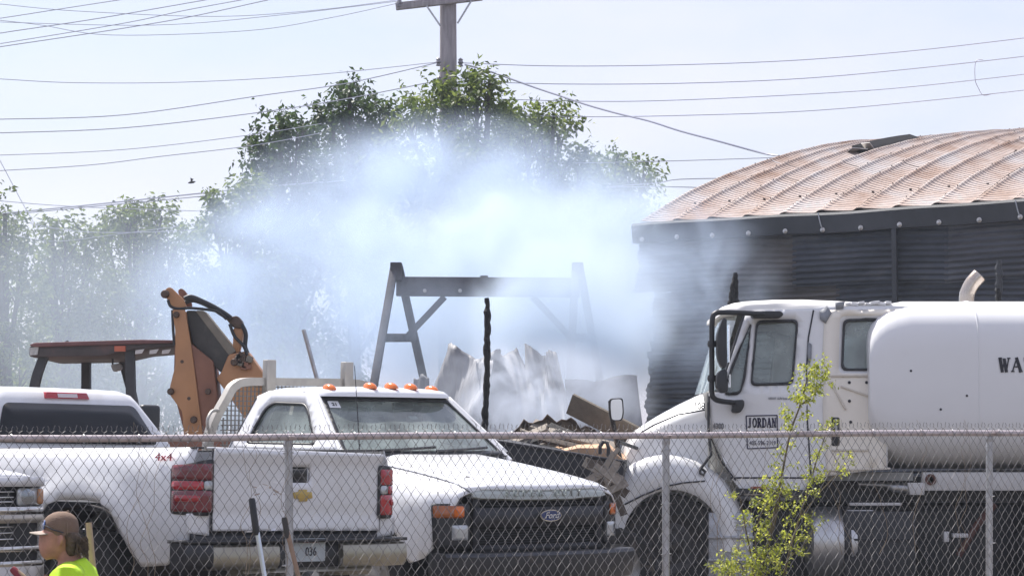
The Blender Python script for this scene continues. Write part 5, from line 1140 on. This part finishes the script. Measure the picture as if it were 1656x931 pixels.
bpoly('boom_tip', [(286, 470), (291, 465), (297, 468), (307, 482), (310, 496), (300, 500)], .04, .1, brown, .008)
pinm = M('greasy pin', (.09, .06, .045), .4, .6, .2, 8)
for (px, py, r_) in ((272, 478, .034), (290, 511, .026), (281, 634, .028), (318, 679, .028), (341, 634, .024), (383, 587, .03)):
    MB().lathe([(r_*1.25, 0), (r_*1.25, .02), (r_, .03), (r_, .06), (.005, .062)], B(px, py, -.22), (0, -1, 0), 16).build('pin', pinm, BH)
for (px, py) in ((299, 586), (310, 645)): MB().lathe([(.018, 0), (.001, .006)], B(px, py, -.222), (0, -1, 0), 8).build('bolt', pinm, BH)
bpoly('link', [(379, 530), (396, 532), (392, 556), (388, 572), (378, 566)], -.1, .02, orange, .01)
bpoly('valve_block', [(366, 515), (386, 511), (395, 522), (392, 533), (378, 530)], -.12, .04, pinm, .015)
hose = M('hydraulic hose', (.016, .016, .018), .45)
for pts, d, r_ in (([(302, 485), (312, 482), (330, 489), (352, 500), (368, 510), (376, 516)], -.16, .026), ([(300, 490), (315, 486), (340, 496), (362, 510), (380, 520)], -.05, .022),
                   ([(276, 487), (280, 497), (292, 501), (310, 500), (335, 502), (356, 506), (370, 518)], -.2, .014), ([(392, 525), (399, 540), (398, 560), (402, 572)], -.1, .022), ([(374, 525), (382, 545), (396, 560), (402, 575)], -.14, .016),
                   ([(283, 503), (284, 530), (285, 545), (286, 560)], -.2, .014)):
    MB().tube(smoothpath([B(x, y, d) for x, y in pts], 6), r_, 8).build('hose', hose, BH)
rg = random.Random(9)
for i in range(12): MB().box(B(386+rg.uniform(0, 22), 576+rg.uniform(-6, 22), -.16), (rg.uniform(.04, .10), .06, rg.uniform(.03, .08)), Matrix.Rotation(rg.uniform(0, 3), 3, 'Y')).build('fitting', (pinm, brown, tan)[i % 3], BH, bevel=.008)
MB().box(B(330, 740, .0), (.9, .6, .35)).build('swing_frame', brown, BH, bevel=.03)
MB().box(B(150, 760, .7), (2.2, 1.3, .5)).build('machine_body', brown, BH, bevel=.06)
for (px, r_) in ((90, .42), (260, .62)):
    for d in (-.1, 1.5): wheel(BH, Vector((B(px, 760).x, d, r_)), (0, -1 if d < 0 else 1, 0), r_, .35, rubber, orange, 8)

for dx in (1.05, 2.6):       # weld seams round the tank
    MB().tube([p+Vector((0, 0, 0)) for p in tank_ring(x0+dx, 1.001, 1.001)+[tank_ring(x0+dx, 1.001, 1.001)[0]]], .006, 5).build('weld_seam', tank_m, tank)
# ================================================================== chain-link fence
FENCE = thing('chain_link_fence', 'rusty chain-link fence with steel posts and top rail across the foreground', 'fence', FP0)
WPX, HPX = .03285, .0905          # mesh opening width and height
def rail_z(t): return 1.478+.0112*t+.004*math.sin(t*1.7)
FT0, FT1 = -2.6, 6.9
def F(t, e, z): return FD*t+FN*e+Vector((0, 0, z))
pts = [F(FT0+(FT1-FT0)*i/40, 0, rail_z(FT0+(FT1-FT0)*i/40)) for i in range(41)]
MB().tube(pts, .0215, 14).build('top_rail', rustrail, FENCE, smooth=60)
for t_, lean in ((-2.80, 0), (0.0, .004), (2.80, -.001), (5.60, -.004), (8.4, 0)):
    if t_ > FT1+.2: continue
    z = rail_z(t_); post = MB().tube([F(t_+lean*8, -.03, -.3), F(t_, -.03, z-.03)], .0255, 16).build('post', galv, FENCE, smooth=60)
    cap = MB().lathe([(.028, -.06), (.030, -.05), (.030, -.005), (.022, .012), (.008, .02), (.006, .035), (.001, .037)], F(t_, -.03, z-.0), (0, 0, 1), 14).build('post_cap', galv, post, smooth=50)
    MB().tube([F(t_-.0+.028*math.cos(a), .028*math.sin(a)-.0, z) for a in np.linspace(0, 2*math.pi, 13)], .005, 5).build('rail_loop', rustrail, post)
    for dz in (.10, .46, .8): MB().tube([F(t_+.033*math.cos(a), -.03+.036*math.sin(a), z-dz+.006*math.sin(a)) for a in np.linspace(0, 2*math.pi, 13)], .0028, 4).build('tie_wire', galv, post)
meshwire = M('fence wire', (.23, .22, .215), .6, .25, .2, 5, [((.10, .07, .05), .3, 4)], spec=.3)
def picket(phase, seed):
    rg = random.Random(seed); P = []; n = 37; z0 = .048
    top = rg.uniform(-.006, .006)
    # twisted barb at the top
    sgn = 1 if phase else -1
    P.append((-.0065*sgn*rg.uniform(.5, 1.3), .026+rg.uniform(-.004, .004), z0+.026+top)); P.append((.002*sgn, .027, z0+.010)); P.append((-.002*sgn, .023, z0-.004)); 
    for k in range(n):
        z = z0-.014-.0453*k; left = (k+phase) % 2 == 0
        P.append(((-WPX/2-.0016 if left else WPX/2+.0016)+rg.uniform(-.0012, .0012), .0255+(.0022 if left else -.0022), z+rg.uniform(-.001, .001)))
    # wires pass in front of the rail: bow outwards there
    P = [Vector((x, e, z)) for x, e, z in P]
    mb = MB(); mb.tube([F(p.x, p.y, p.z) for p in P], .0021, 5, caps=False)
    o = mb.build('mesh_wire', meshwire, None, smooth=60); C.objects.unlink(o); return o
PK = [[picket(ph, 10*ph+s) for s in range(4)] for ph in (0, 1)]
i = 0; t_ = FT0
while t_ < FT1:
    src = PK[i % 2][(i*7 % 11) % 4]; o = bpy.data.objects.new('mesh_wire', src.data); tt = t_+.004*math.sin(i*.37)
    o.location = F(tt, .004*math.sin(i*.21)+.003*math.sin(i*.83), rail_z(tt)); C.objects.link(o); o.parent = FENCE; o.rotation_euler = (.004*math.sin(i*1.3), .006*math.sin(i*2.1)+.004*math.sin(i*.11), 0)
    i += 1; t_ += WPX
for k in range(26):                                           # tie wires round the rail
    tt = FT0+.1+k*.37+.05*math.sin(k*2.3); z = rail_z(tt)
    MB().tube([F(tt+.004*q/3, .0265*math.cos(a), z+.0265*math.sin(a)) for q, a in enumerate(np.linspace(0, 2*math.pi, 11))], .0022, 4).build('rail_tie', galv, FENCE)
# dry twining stems caught in the wire
drym = M('dry vine stem', (.26, .20, .14), .9, 0, .3, 8)
rg = random.Random(33)
for k, (px, lb) in enumerate(((455, 'dry vine twisted round the fence post by the tailgate handle'), (1120, 'dry vine over the rail in front of the water truck fender'), (300, 'dry vine hanging over the red tail lamp'), (1370, 'dry vine under the fuel tank end of the fence'), (1500, 'dry vine climbing the wire under the tank'))):
    tt = (px-470)/ (1135/5.6); z = rail_z(tt); mb = MB(); base = F(tt, .04, z-.9)+FP0
    for s in range(3):
        P = [F(tt+rg.uniform(-.25, .25), .035+.01*s, z-.85)]
        for q in range(9): P.append(P[-1]+F(rg.uniform(-.06, .06)+.01*(s-1), rg.uniform(-.01, .01), .105))
        mb.tube([p+FP0-base for p in smoothpath(P, 4)], [.002*(1-.6*u/36) for u in range(37)], 5)
    mb.build('dry_vine', drym, None, label=lb, cat='vine', group='dry vines caught in the fence').location = base

# ================================================================== green sapling grown up against the fence
def sapling(name, label, stems, seed, n_scale=1.0, L=.055, group=None):
    rg = np.random.default_rng(seed); t0 = None; P_all = []; D_all = []; mb = MB(); base = None
    for (pts, r0, dens, spread) in stems:
        W = []
        for (px, py) in pts:
            # on the fence line just behind the wire
            uu = (px-CX)/FPX; # solve for the distance along the fence
            q = FP0+FN*(-.07); k = (uu*q.y-q.x)/(FD.x-uu*FD.y); Y = (q+FD*k).y; W.append(at(px, py, Y))
        if base is None: base = Vector((W[0].x, W[0].y, ground_z(W[0].x, W[0].y)))
        P = [p-base for p in smoothpath(W, 7)]; n = len(P); mb.tube(P, [r0*(1-.8*i/(n-1))+.0015 for i in range(n)], 6)
        for i in range(2, n):
            m_ = rg.poisson(dens*n_scale)
            for _ in range(m_):
                d = rg.normal(0, 1, 3); d[2] = abs(d[2])*.6+.2; d /= np.linalg.norm(d); p0 = np.array(P[i])+rg.normal(0, .012, 3)
                Lt = rg.uniform(.02, spread); mb.tube([Vector(p0), Vector(p0+d*Lt)], [.0016, .0008], 4, caps=False)
                for q_ in range(3): P_all.append(p0+d*Lt*rg.uniform(.3, 1)); D_all.append(d+rg.normal(0, .3, 3))
    t = thing(name, label, 'sapling', base, group=group); mb.build('stem', M('green brown stem', (.14, .11, .06), .8, 0, .3, 9), t)
    D = np.array(D_all); D /= np.linalg.norm(D, axis=1, keepdims=True)
    mesh_quads('foliage', leaves(np.array(P_all), D, 5, L*.55, L*.30, rg, droop=.15), leaf_vine, t)
sapling('sapling', 'tall bright yellow-green sapling behind the fence in front of the truck door', [
    ([(1215, 1080), (1222, 960), (1236, 900), (1250, 840), (1264, 770), (1278, 700), (1294, 655), (1302, 625), (1309, 600)], .011, 1.9, .10),
    ([(1222, 960), (1215, 900), (1205, 850), (1196, 800)], .006, .4, .05),
    ([(1236, 900), (1252, 850), (1262, 800), (1268, 780)], .007, 3.2, .16),
    ([(1294, 655), (1312, 640), (1328, 618), (1336, 602)], .004, 1.6, .05), ([(1230, 930), (1222, 880), (1228, 840), (1240, 810)], .005, 1.8, .10)], 5, .6)
sapling('sapling', 'thin drier sapling leaning right behind the fence under the cab window', [
    ([(1258, 1080), (1264, 960), (1275, 900), (1292, 840), (1310, 780), (1325, 730), (1340, 690)], .009, 1.7, .07),
    ([(1292, 840), (1322, 800), (1345, 775), (1372, 745)], .004, .9, .05), ([(1275, 900), (1300, 880), (1320, 850)], .004, 1.2, .08)], 6, .65, L=.05)
sapling('leafy_shrub', 'low bright green shrub top at the foot of the sapling', [
    ([(1200, 1060), (1205, 960), (1200, 915), (1188, 905)], .006, 4, .12), ([(1205, 1060), (1222, 960), (1230, 910), (1244, 900)], .006, 4, .12), ([(1200, 1060), (1190, 960), (1175, 925), (1165, 920)], .006, 4, .10)], 7, .35, L=.055)

# ================================================================== tool handles leaning on the fence
def handle(px0, py0, px1, py1, Y, r, grip_len, shaft_m, label, rg_=.019, grip_m=black_plastic, blade=True):
    a, b = at(px0, py0, Y), at(px1, py1, Y); d = (b-a).normalized(); base = a+d*((a.z-(ground_z(a.x, Y)+.02))/-d.z)
    t = thing('shovel', label, 'tool handle', base, group='long-handled tools by the fence'); A = a-base
    if grip_len: MB().tube([A-d*0, A+d*.012, A+d*(grip_len-.02), A+d*grip_len], [rg_*.75, rg_, rg_, rg_*.85], 14).build('grip', grip_m, t, smooth=50)
    MB().tube([A+d*.01, Vector((0, 0, .30))], r, 14).build('shaft', shaft_m, t, smooth=50)
    MB().sheet(rpoly([(-.11, 0), (.11, 0), (.11, .22), (.03, .28), (.03, .34), (-.03, .34), (-.03, .28), (-.11, .22)], .02), [], lambda u, v: (u, .015*math.cos(u*12)-.01, v), .06).build('blade', steel, t, solid=.004)
handle(407, 805, 424, 931, 14.0, .0135, .20, M('silver shaft', (.62, .66, .72), .3, .7, .08, 6), 'long tool with black grip and silver shaft leaning by the tailgate')
handle(459, 836, 478, 931, 14.2, .013, .115, M('worn wood shaft', (.30, .20, .14), .7, 0, .25, 8, bump=.2), 'long tool with dark grip and worn wooden shaft beside the fence post', .016, M('dark worn grip', (.05, .045, .04), .7))
handle(143, 841, 150, 931, 13.0, .016, 0, M('pale wood shaft', (.42, .31, .21), .7, 0, .2, 8), 'pale wooden tool handle just behind the worker cap')
handle(19, 918, 36, 935, 12.4, .016, .12, M('wood shaft', (.36, .25, .16), .7), 'tool with a red grip in the bottom left corner', .018, M('red grip', (.22, .02, .03), .5))

# ================================================================== worker in a neon shirt, facing left
WKY = 12.6; wz = -.65; pc = at(112, 870, WKY); person_o = Vector((pc.x+.06, WKY, ground_z(pc.x, WKY)))
PS = thing('person', 'worker in a neon yellow shirt and brown cap, facing left', 'person', person_o)
def Pp(px, py, d=0): p = at(px, py, WKY)-person_o; return Vector((p.x, d, p.z))
skin_m = M('skin', (.42, .21, .15), .55, 0, .2, 22, spec=.4)
SC = FPX/WKY
def head_ring(py, xf, xb, hw, e=.85, n=26):        # horizontal slice: front px, back px, half width (m)
    z = Pp(0, py).z; x0, x1 = Pp(xf, 0).x, Pp(xb, 0).x; cx_, hx = (x0+x1)/2, (x1-x0)/2; out = []
    for a in np.linspace(0, 2*math.pi, n+1)[:-1]:
        c_, s_ = math.cos(a), math.sin(a); k = 1-.22*max(0, -c_)**2      # narrower at the face
        out.append(Vector((cx_+hx*math.copysign(abs(c_)**e, c_), hw*k*math.copysign(abs(s_)**e, s_), z)))
    return out
slices = [(830, 103, 117, .025), (835, 96, 126, .05), (842, 90, 131, .066), (851, 86, 134, .074), (856, 82, 135.5, .077), (860, 75, 136.5, .078), (866, 74.5, 136, .077), (872, 74, 135, .075), (878, 73.5, 133, .073), (884, 74, 130, .070), (889, 75, 126, .066), (894, 76.5, 122, .060), (899, 79, 116, .050), (903, 83, 108, .036)]
head = MB(); head.loft([head_ring(*s) for s in slices])
# nose, lips, brow, chin, ears, neck
head.tube([Pp(74, 864), Pp(70.5, 873), Pp(68, 880), Pp(72, 883)], [.008, .011, .014, .010], 8)
head.tube([Pp(73.5, 887, -.022), Pp(71.8, 887.5), Pp(73.5, 887, .022)], [.004, .007, .004], 6); head.tube([Pp(74.3, 891, -.02), Pp(72.8, 891), Pp(74.3, 891, .02)], [.004, .007, .004], 6)
head.tube([Pp(77, 900, -.02), Pp(76, 900.5), Pp(77, 900, .02)], [.010, .015, .010], 8); head.tube([Pp(75, 862, -.045), Pp(73.2, 862), Pp(75, 862, .045)], [.008, .010, .008], 8)
for s in (-1, 1):
    head.tube([Pp(101, 866, s*.074), Pp(104, 865, s*.090), Pp(106, 870, s*.093), Pp(104, 877, s*.088), Pp(100.5, 881, s*.076)], [.006, .009, .010, .009, .006], 8)
    head.tube([Pp(100.5, 870, s*.074), Pp(101.5, 876, s*.079)], [.008, .007], 6)
sh_z = Pp(0, 925).z
body_path = [((.02, 0, .93), .145), ((.03, 0, 1.10), .135), ((.04, 0, 1.26), .15)]
H0 = sh_z                       # shoulder height above the ground
nk = [Pp(121, 938), Pp(119, 920), Pp(113, 905), Pp(108, 893)]
head.tube(nk, [.075, .064, .056, .056], 16)
# trunk, arms and legs as one surface with the head
tx = Pp(130, 0).x
head.loft([[Vector((tx+dx+rx*math.cos(a), ry*math.sin(a), z)) for a in np.linspace(0, 2*math.pi, 25)[:-1]] for (z, rx, ry, dx) in ((H0*.56, .10, .16, .0), (H0*.62, .12, .17, 0), (H0*.72, .11, .155, .0), (H0*.84, .125, .185, .0), (H0*.94, .115, .20, .0), (H0*1.0, .085, .16, -.005), (H0*1.03, .06, .08, -.015))])
for s in (-1, 1):
    sp, el, wr = Vector((tx, s*.20, H0*.985)), Vector((tx+.03, s*.27, H0*.77)), Vector((tx-.16, s*.24, H0*.63))
    head.tube([sp+Vector((0, -s*.06, .01)), sp, sp.lerp(el, .5), el, el.lerp(wr, .4), wr], [.055, .062, .052, .043, .042, .029], 14)
    fwd = (wr-el).normalized(); hnd = wr+fwd*.05; head.tube([wr, wr+fwd*.03, wr+fwd*.09], [.028, .036, .034], 12)
    for k, ln in enumerate((.075, .085, .08, .062)):
        r0 = wr+fwd*.085+Vector((0, 0, .028-.019*k)); k1 = r0+fwd*ln*.5; head.tube([r0, k1, k1+fwd*ln*.35+Vector((.0, -s*.02, 0))], [.0095, .009, .007], 8)
    th = wr+fwd*.03+Vector((0, -s*.02, .025)); head.tube([th, th+fwd*.035+Vector((0, -s*.015, .02)), th+fwd*.065+Vector((0, -s*.018, .02))], [.012, .011, .008], 8)
    hp, kn, an = Vector((tx, s*.095, H0*.58)), Vector((tx-.02, s*.105, H0*.32)), Vector((tx+.03, s*.11, .08))
    head.tube([hp, hp.lerp(kn, .5), kn, kn.lerp(an, .35), an], [.095, .082, .058, .055, .038], 14)
    head.tube([an+Vector((.05, 0, -.04)), an+Vector((-.04, 0, -.045)), an+Vector((-.17, 0, -.055))], [.036, .04, .028], 10)
bd = head.build('body', skin_m, PS, smooth=0, merge=False)
q = bd.modifiers.new('union', 'REMESH'); q.mode = 'VOXEL'; q.voxel_size = .007; q.use_smooth_shade = True
q = bd.modifiers.new('soften', 'SMOOTH'); q.iterations = 5; q.factor = .5
# eyes
for s in (-1, 1): MB().lathe([(.011, 0), (.009, .006), (.001, .009)], Pp(75.2, 869.5, s*.033), (-1, s*.35, 0), 12).build('eye', M('eye', (.2, .17, .15), .2), PS)
# hair under the cap
hairm = M('brown hair', (.095, .062, .038), .75, 0, .5, 30, [((.16, .11, .06), .3, 18)], bump=.7, bscale=60)
hr = MB(); hr.loft([head_ring(py, xf, xb, hw, .9) for (py, xf, xb, hw) in ((860, 106, 136, .079), (865, 110, 139, .081), (872, 114, 140.5, .081), (880, 115, 141, .080), (888, 116, 140.5, .077), (894, 118, 138.5, .070), (898, 121, 134, .055))])
rg = np.random.default_rng(3)
for i in range(260):
    a = rg.uniform(-1.25, 1.25); py = rg.uniform(866, 892); xx = 124+14.5*math.cos(a); y = .082*math.sin(a); p0 = Pp(xx, py, y); dz = rg.uniform(.018, .04)
    hr.tube([p0, p0+Vector((.006*math.cos(a)+rg.normal(0, .004), .004*math.sin(a)+rg.normal(0, .004), -dz*.6)), p0+Vector((rg.normal(0.004, .006), rg.normal(0, .005), -dz))], [.0028, .0024, .0008], 4, caps=False)
hr.build('hair', hairm, PS, smooth=60, merge=False)
# cap with curved bill
capm = M('brown cap cloth', (.19, .125, .088), .9, 0, .12, 12, bump=.3, bscale=160)
cp = MB(); cp.loft([head_ring(py, xf, xb, hw, .92) for (py, xf, xb, hw) in ((864.5, 92, 135.5, .084), (858, 82, 137, .086), (850, 79.5, 137, .0855), (840, 81.5, 135, .080), (833, 88, 129.5, .068), (828.5, 96, 123, .05), (826.5, 103, 117, .025))])
cap = cp.build('cap', capm, PS, smooth=60)
bill = MB().sheet([(-.068, 0), (.068, 0), (.075, .03), (.062, .075), (.03, .108), (0, .114), (-.03, .108), (-.062, .075), (-.075, .03)], [], lambda u, v: tuple(Pp(86, 856.5)+Vector((-v, u, -.016*(u/.07)**2-.10*v))), .018).build('bill', M('pale bill', (.36, .30, .25), .85, 0, .1, 20), cap, smooth=60, solid=.004)
MB().tube([Pp(84, 857, s_*.0845) if False else Pp(86.5+49*0, 857) for s_ in (0, 1)], .001, 4) 
sg_ = M('sunglass frame', (.02, .022, .03), .15)
for s in (-1, 1):
    MB().tube([Pp(74, 849, s*.052), Pp(80, 850, s*.07), Pp(90, 855, s*.088), Pp(108, 860, s*.092)], .0032, 6).build('sunglass_arm', sg_, cap)
    MB().lathe([(.002, 0), (.02, .002), (.024, .006), (.022, .01), (.002, .014)], Pp(75.5, 848, s*.032), (-1, s*.3, .15), 14).build('sunglass_lens', M('mirrored lens', (.10, .16, .34), .08, .6), cap)
MB().lathe([(.008, 0), (.006, .004), (.001, .006)], Pp(110, 826.6), (0, 0, 1), 10).build('button', capm, cap)
for a in (0, 60, 120):
    P = [Pp(110, 826)+Vector((.0, 0, 0))]
P = []
for k in range(9):
    th = k/8*math.pi/2*.95; P.append(Pp(110, 863)+Vector((.012*math.sin(th), -.084*math.sin(th), .112*math.cos(th)-.006)))
MB().tube(P, .0016, 4).build('seam', M('cap stitching', (.26, .18, .13), .9), cap)
MB().lathe([(.012, 0), (.012, .01), (.001, .012)], Pp(134.5, 858), (1, 0, .1), 10).build('snap_opening', ink, cap)
# shirt and trousers follow the body
neon = M('neon yellow cloth', (.52, .82, .02), .8, 0, .1, 5, bump=.9, bscale=9)
sh = MB()
sh.loft([[Vector((tx+dx+rx*math.cos(a), ry*math.sin(a), z+dz*math.cos(a))) for a in np.linspace(0, 2*math.pi, 33)[:-1]] for (z, rx, ry, dx, dz) in ((H0*.56, .135, .19, .0, 0), (H0*.62, .14, .195, 0, 0), (H0*.72, .135, .185, 0, 0), (H0*.84, .15, .21, .0, 0), (H0*.93, .142, .225, .0, 0), (H0*.985, .118, .205, -.002, .008), (H0*1.012, .098, .15, -.010, .018), (H0*1.025, .082, .10, -.018, .026), (H0*1.03, .074, .076, -.022, .030))], caps=False)
for s in (-1, 1):
    sp, el = Vector((tx, s*.20, H0*.985)), Vector((tx+.03, s*.27, H0*.77))
    sh.tube([sp+Vector((0, -s*.09, .0)), sp, sp.lerp(el, .4), sp.lerp(el, .75)], [.08, .084, .078, .074], 18, caps=False)
so = sh.build('shirt', neon, PS, smooth=60, merge=False); so.modifiers.new('thickness', 'SOLIDIFY').thickness = .004
tr_ = MB()
for s in (-1, 1):
    hp, kn, an = Vector((tx, s*.095, H0*.60)), Vector((tx-.02, s*.105, H0*.32)), Vector((tx+.03, s*.11, .07))
    tr_.tube([hp, hp.lerp(kn, .5), kn, an], [.115, .098, .078, .07], 16)
tr_.build('trousers', M('work jeans', (.06, .075, .11), .85, 0, .2, 8), PS, smooth=60, merge=False)
for s in (-1, 1): MB().loft([rr_ring(.05, -.09, .19, z, .04) for z in (.0, .05, .09)]).build('boot', M('brown boot', (.10, .06, .04), .7), PS, bevel=.01).location = (0, 0, 0)
for o_ in PS.children:
    if o_.name.startswith('boot'):
        o_.rotation_euler = (0, 0, R(90)); k = -1 if o_.name == 'boot' else 1; o_.location = (tx+.05, k*.11, 0)
# ------------------------------------------------------------------ smoke
def smoke_mat(name, dens, lo, hi, scale, col, aniso=.25, floor=.06):
    m = bpy.data.materials.new(name); m.use_nodes = True; n, l = m.node_tree.nodes, m.node_tree.links
    for x in list(n):
        if x.type != 'OUTPUT_MATERIAL': n.remove(x)
    out = n['Material Output'] if 'Material Output' in n else n.new('ShaderNodeOutputMaterial')
    pv = n.new('ShaderNodeVolumePrincipled'); pv.inputs['Color'].default_value = (*col, 1); pv.inputs['Anisotropy'].default_value = aniso
    t = n.new('ShaderNodeTexCoord'); dp = n.new('ShaderNodeVectorMath'); dp.operation = 'DOT_PRODUCT'; l.new(t.outputs['Object'], dp.inputs[0]); l.new(t.outputs['Object'], dp.inputs[1])
    f = n.new('ShaderNodeMapRange'); f.interpolation_type = 'SMOOTHSTEP'; f.inputs['From Min'].default_value = 1; f.inputs['From Max'].default_value = .05; l.new(dp.outputs['Value'], f.inputs['Value'])
    g_ = n.new('ShaderNodeNewGeometry'); z = n.new('ShaderNodeTexNoise'); z.inputs['Scale'].default_value = scale; z.inputs['Detail'].default_value = 5; z.inputs['Roughness'].default_value = .55; z.inputs['Distortion'].default_value = 1.1
    l.new(g_.outputs['Position'], z.inputs['Vector'])
    r = n.new('ShaderNodeMapRange'); r.interpolation_type = 'SMOOTHSTEP'; r.inputs['From Min'].default_value = lo; r.inputs['From Max'].default_value = hi; r.inputs['To Min'].default_value = floor; l.new(z.outputs['Fac'], r.inputs['Value'])
    a = n.new('ShaderNodeMath'); a.operation = 'MULTIPLY'; l.new(f.outputs['Result'], a.inputs[0]); l.new(r.outputs['Result'], a.inputs[1])
    b = n.new('ShaderNodeMath'); b.operation = 'MULTIPLY'; l.new(a.outputs['Value'], b.inputs[0]); b.inputs[1].default_value = dens
    l.new(b.outputs['Value'], pv.inputs['Density']); l.new(pv.outputs['Volume'], out.inputs['Volume'])
    m.cycles.volume_sampling = 'MULTIPLE_IMPORTANCE'
    return m
_ico = None
def smoke(label, px, py, Y, rx, rz, ry, dens, lo=.35, hi=.7, scale=.5, col=(.84, .91, 1.0), floor=.1, tilt=0):
    global _ico
    bm = bmesh.new(); bmesh.ops.create_icosphere(bm, subdivisions=3, radius=1); me = bpy.data.meshes.new('smoke'); bm.to_mesh(me); bm.free()
    me.materials.append(smoke_mat('smoke', dens, lo, hi, scale, col, .25, floor))
    o = bpy.data.objects.new('smoke', me); c = at(px, py, Y); s = FPX/Y
    o.location = c; o.scale = (rx/s, ry, rz/s); o.rotation_euler = (0, tilt, 0)
    link(o, None, label, 'smoke', 'smoke from the fire', 'stuff')
BLUE = (.60, .75, 1.0); PALE = (.76, .87, 1.0)
smoke('dense pale smoke rising behind the timber gantry', 820, 500, 39.0, 320, 230, 3.8, .85, .36, .64, .5, PALE, .25)
smoke('bluish veil of smoke over the middle trees', 720, 370, 42.0, 430, 210, 2.6, .95, .38, .62, .5, (.70, .82, 1.0), .22)
smoke('wisp of smoke below the utility pole', 640, 280, 43.0, 190, 85, 1.3, .55, .44, .60, .9, (.70, .82, 1.0), .04)
smoke('curling billow left of the gantry top', 600, 400, 36.0, 130, 100, 1.2, .9, .46, .60, 1.3, (.72, .84, 1.0), .0)
smoke('curling billow over the gantry beam', 790, 380, 36.5, 170, 95, 1.3, .9, .46, .60, 1.2, PALE, .0)
smoke('curling billow near the roof corner', 970, 380, 37.0, 130, 100, 1.2, .9, .46, .60, 1.3, PALE, .0)
smoke('blue smoke left of the timber gantry', 480, 500, 38.0, 320, 230, 2.6, .68, .40, .62, .6, (.68, .81, 1.0), .25)
smoke('white smoke filling the gap beside the building', 1000, 470, 41.0, 190, 220, 2.4, 1.0, .34, .60, .6, PALE, .4)
smoke('white smoke hiding the right end of the gantry', 925, 510, 31.8, 190, 150, 1.1, 2.6, .38, .60, 1.0, PALE, .25)
smoke('thin smoke in front of the left gantry leg', 690, 540, 32.0, 170, 130, .9, .22, .38, .62, 1.0, (.68, .81, 1.0), .4)
smoke('grey smoke curling over the fallen sheets', 860, 640, 28.6, 230, 105, 1.0, 1.5, .43, .57, 1.8, (.72, .78, .88), .12)
smoke('thin blue smoke along the building wall', 1100, 460, 35.6, 190, 190, 1.2, .50, .44, .60, 1.0, (.70, .82, 1.0), .2)
smoke('thin pale haze of smoke in front of the left trees', 150, 500, 37, 480, 240, 3.0, .13, .36, .66, .4, (.78, .88, 1.0), .5)
smoke('low smoke behind the backhoe', 330, 640, 33, 380, 140, 2.2, .24, .38, .62, .8, (.78, .88, 1.0), .35)
hz = MB(); hz.box((0, 30, 8), (260, 180, 24)); hm2 = bpy.data.materials.new('haze'); hm2.use_nodes = True
for x in list(hm2.node_tree.nodes):
    if x.type != 'OUTPUT_MATERIAL': hm2.node_tree.nodes.remove(x)
pv = hm2.node_tree.nodes.new('ShaderNodeVolumePrincipled'); pv.inputs['Color'].default_value = (.78, .87, 1, 1); pv.inputs['Density'].default_value = .0006; pv.inputs['Anisotropy'].default_value = .3
hm2.node_tree.links.new(pv.outputs['Volume'], hm2.node_tree.nodes['Material Output'].inputs['Volume'])
hz.build('haze', hm2, None, smooth=0, kind='stuff', label='thin smoky haze in the air over the whole yard')
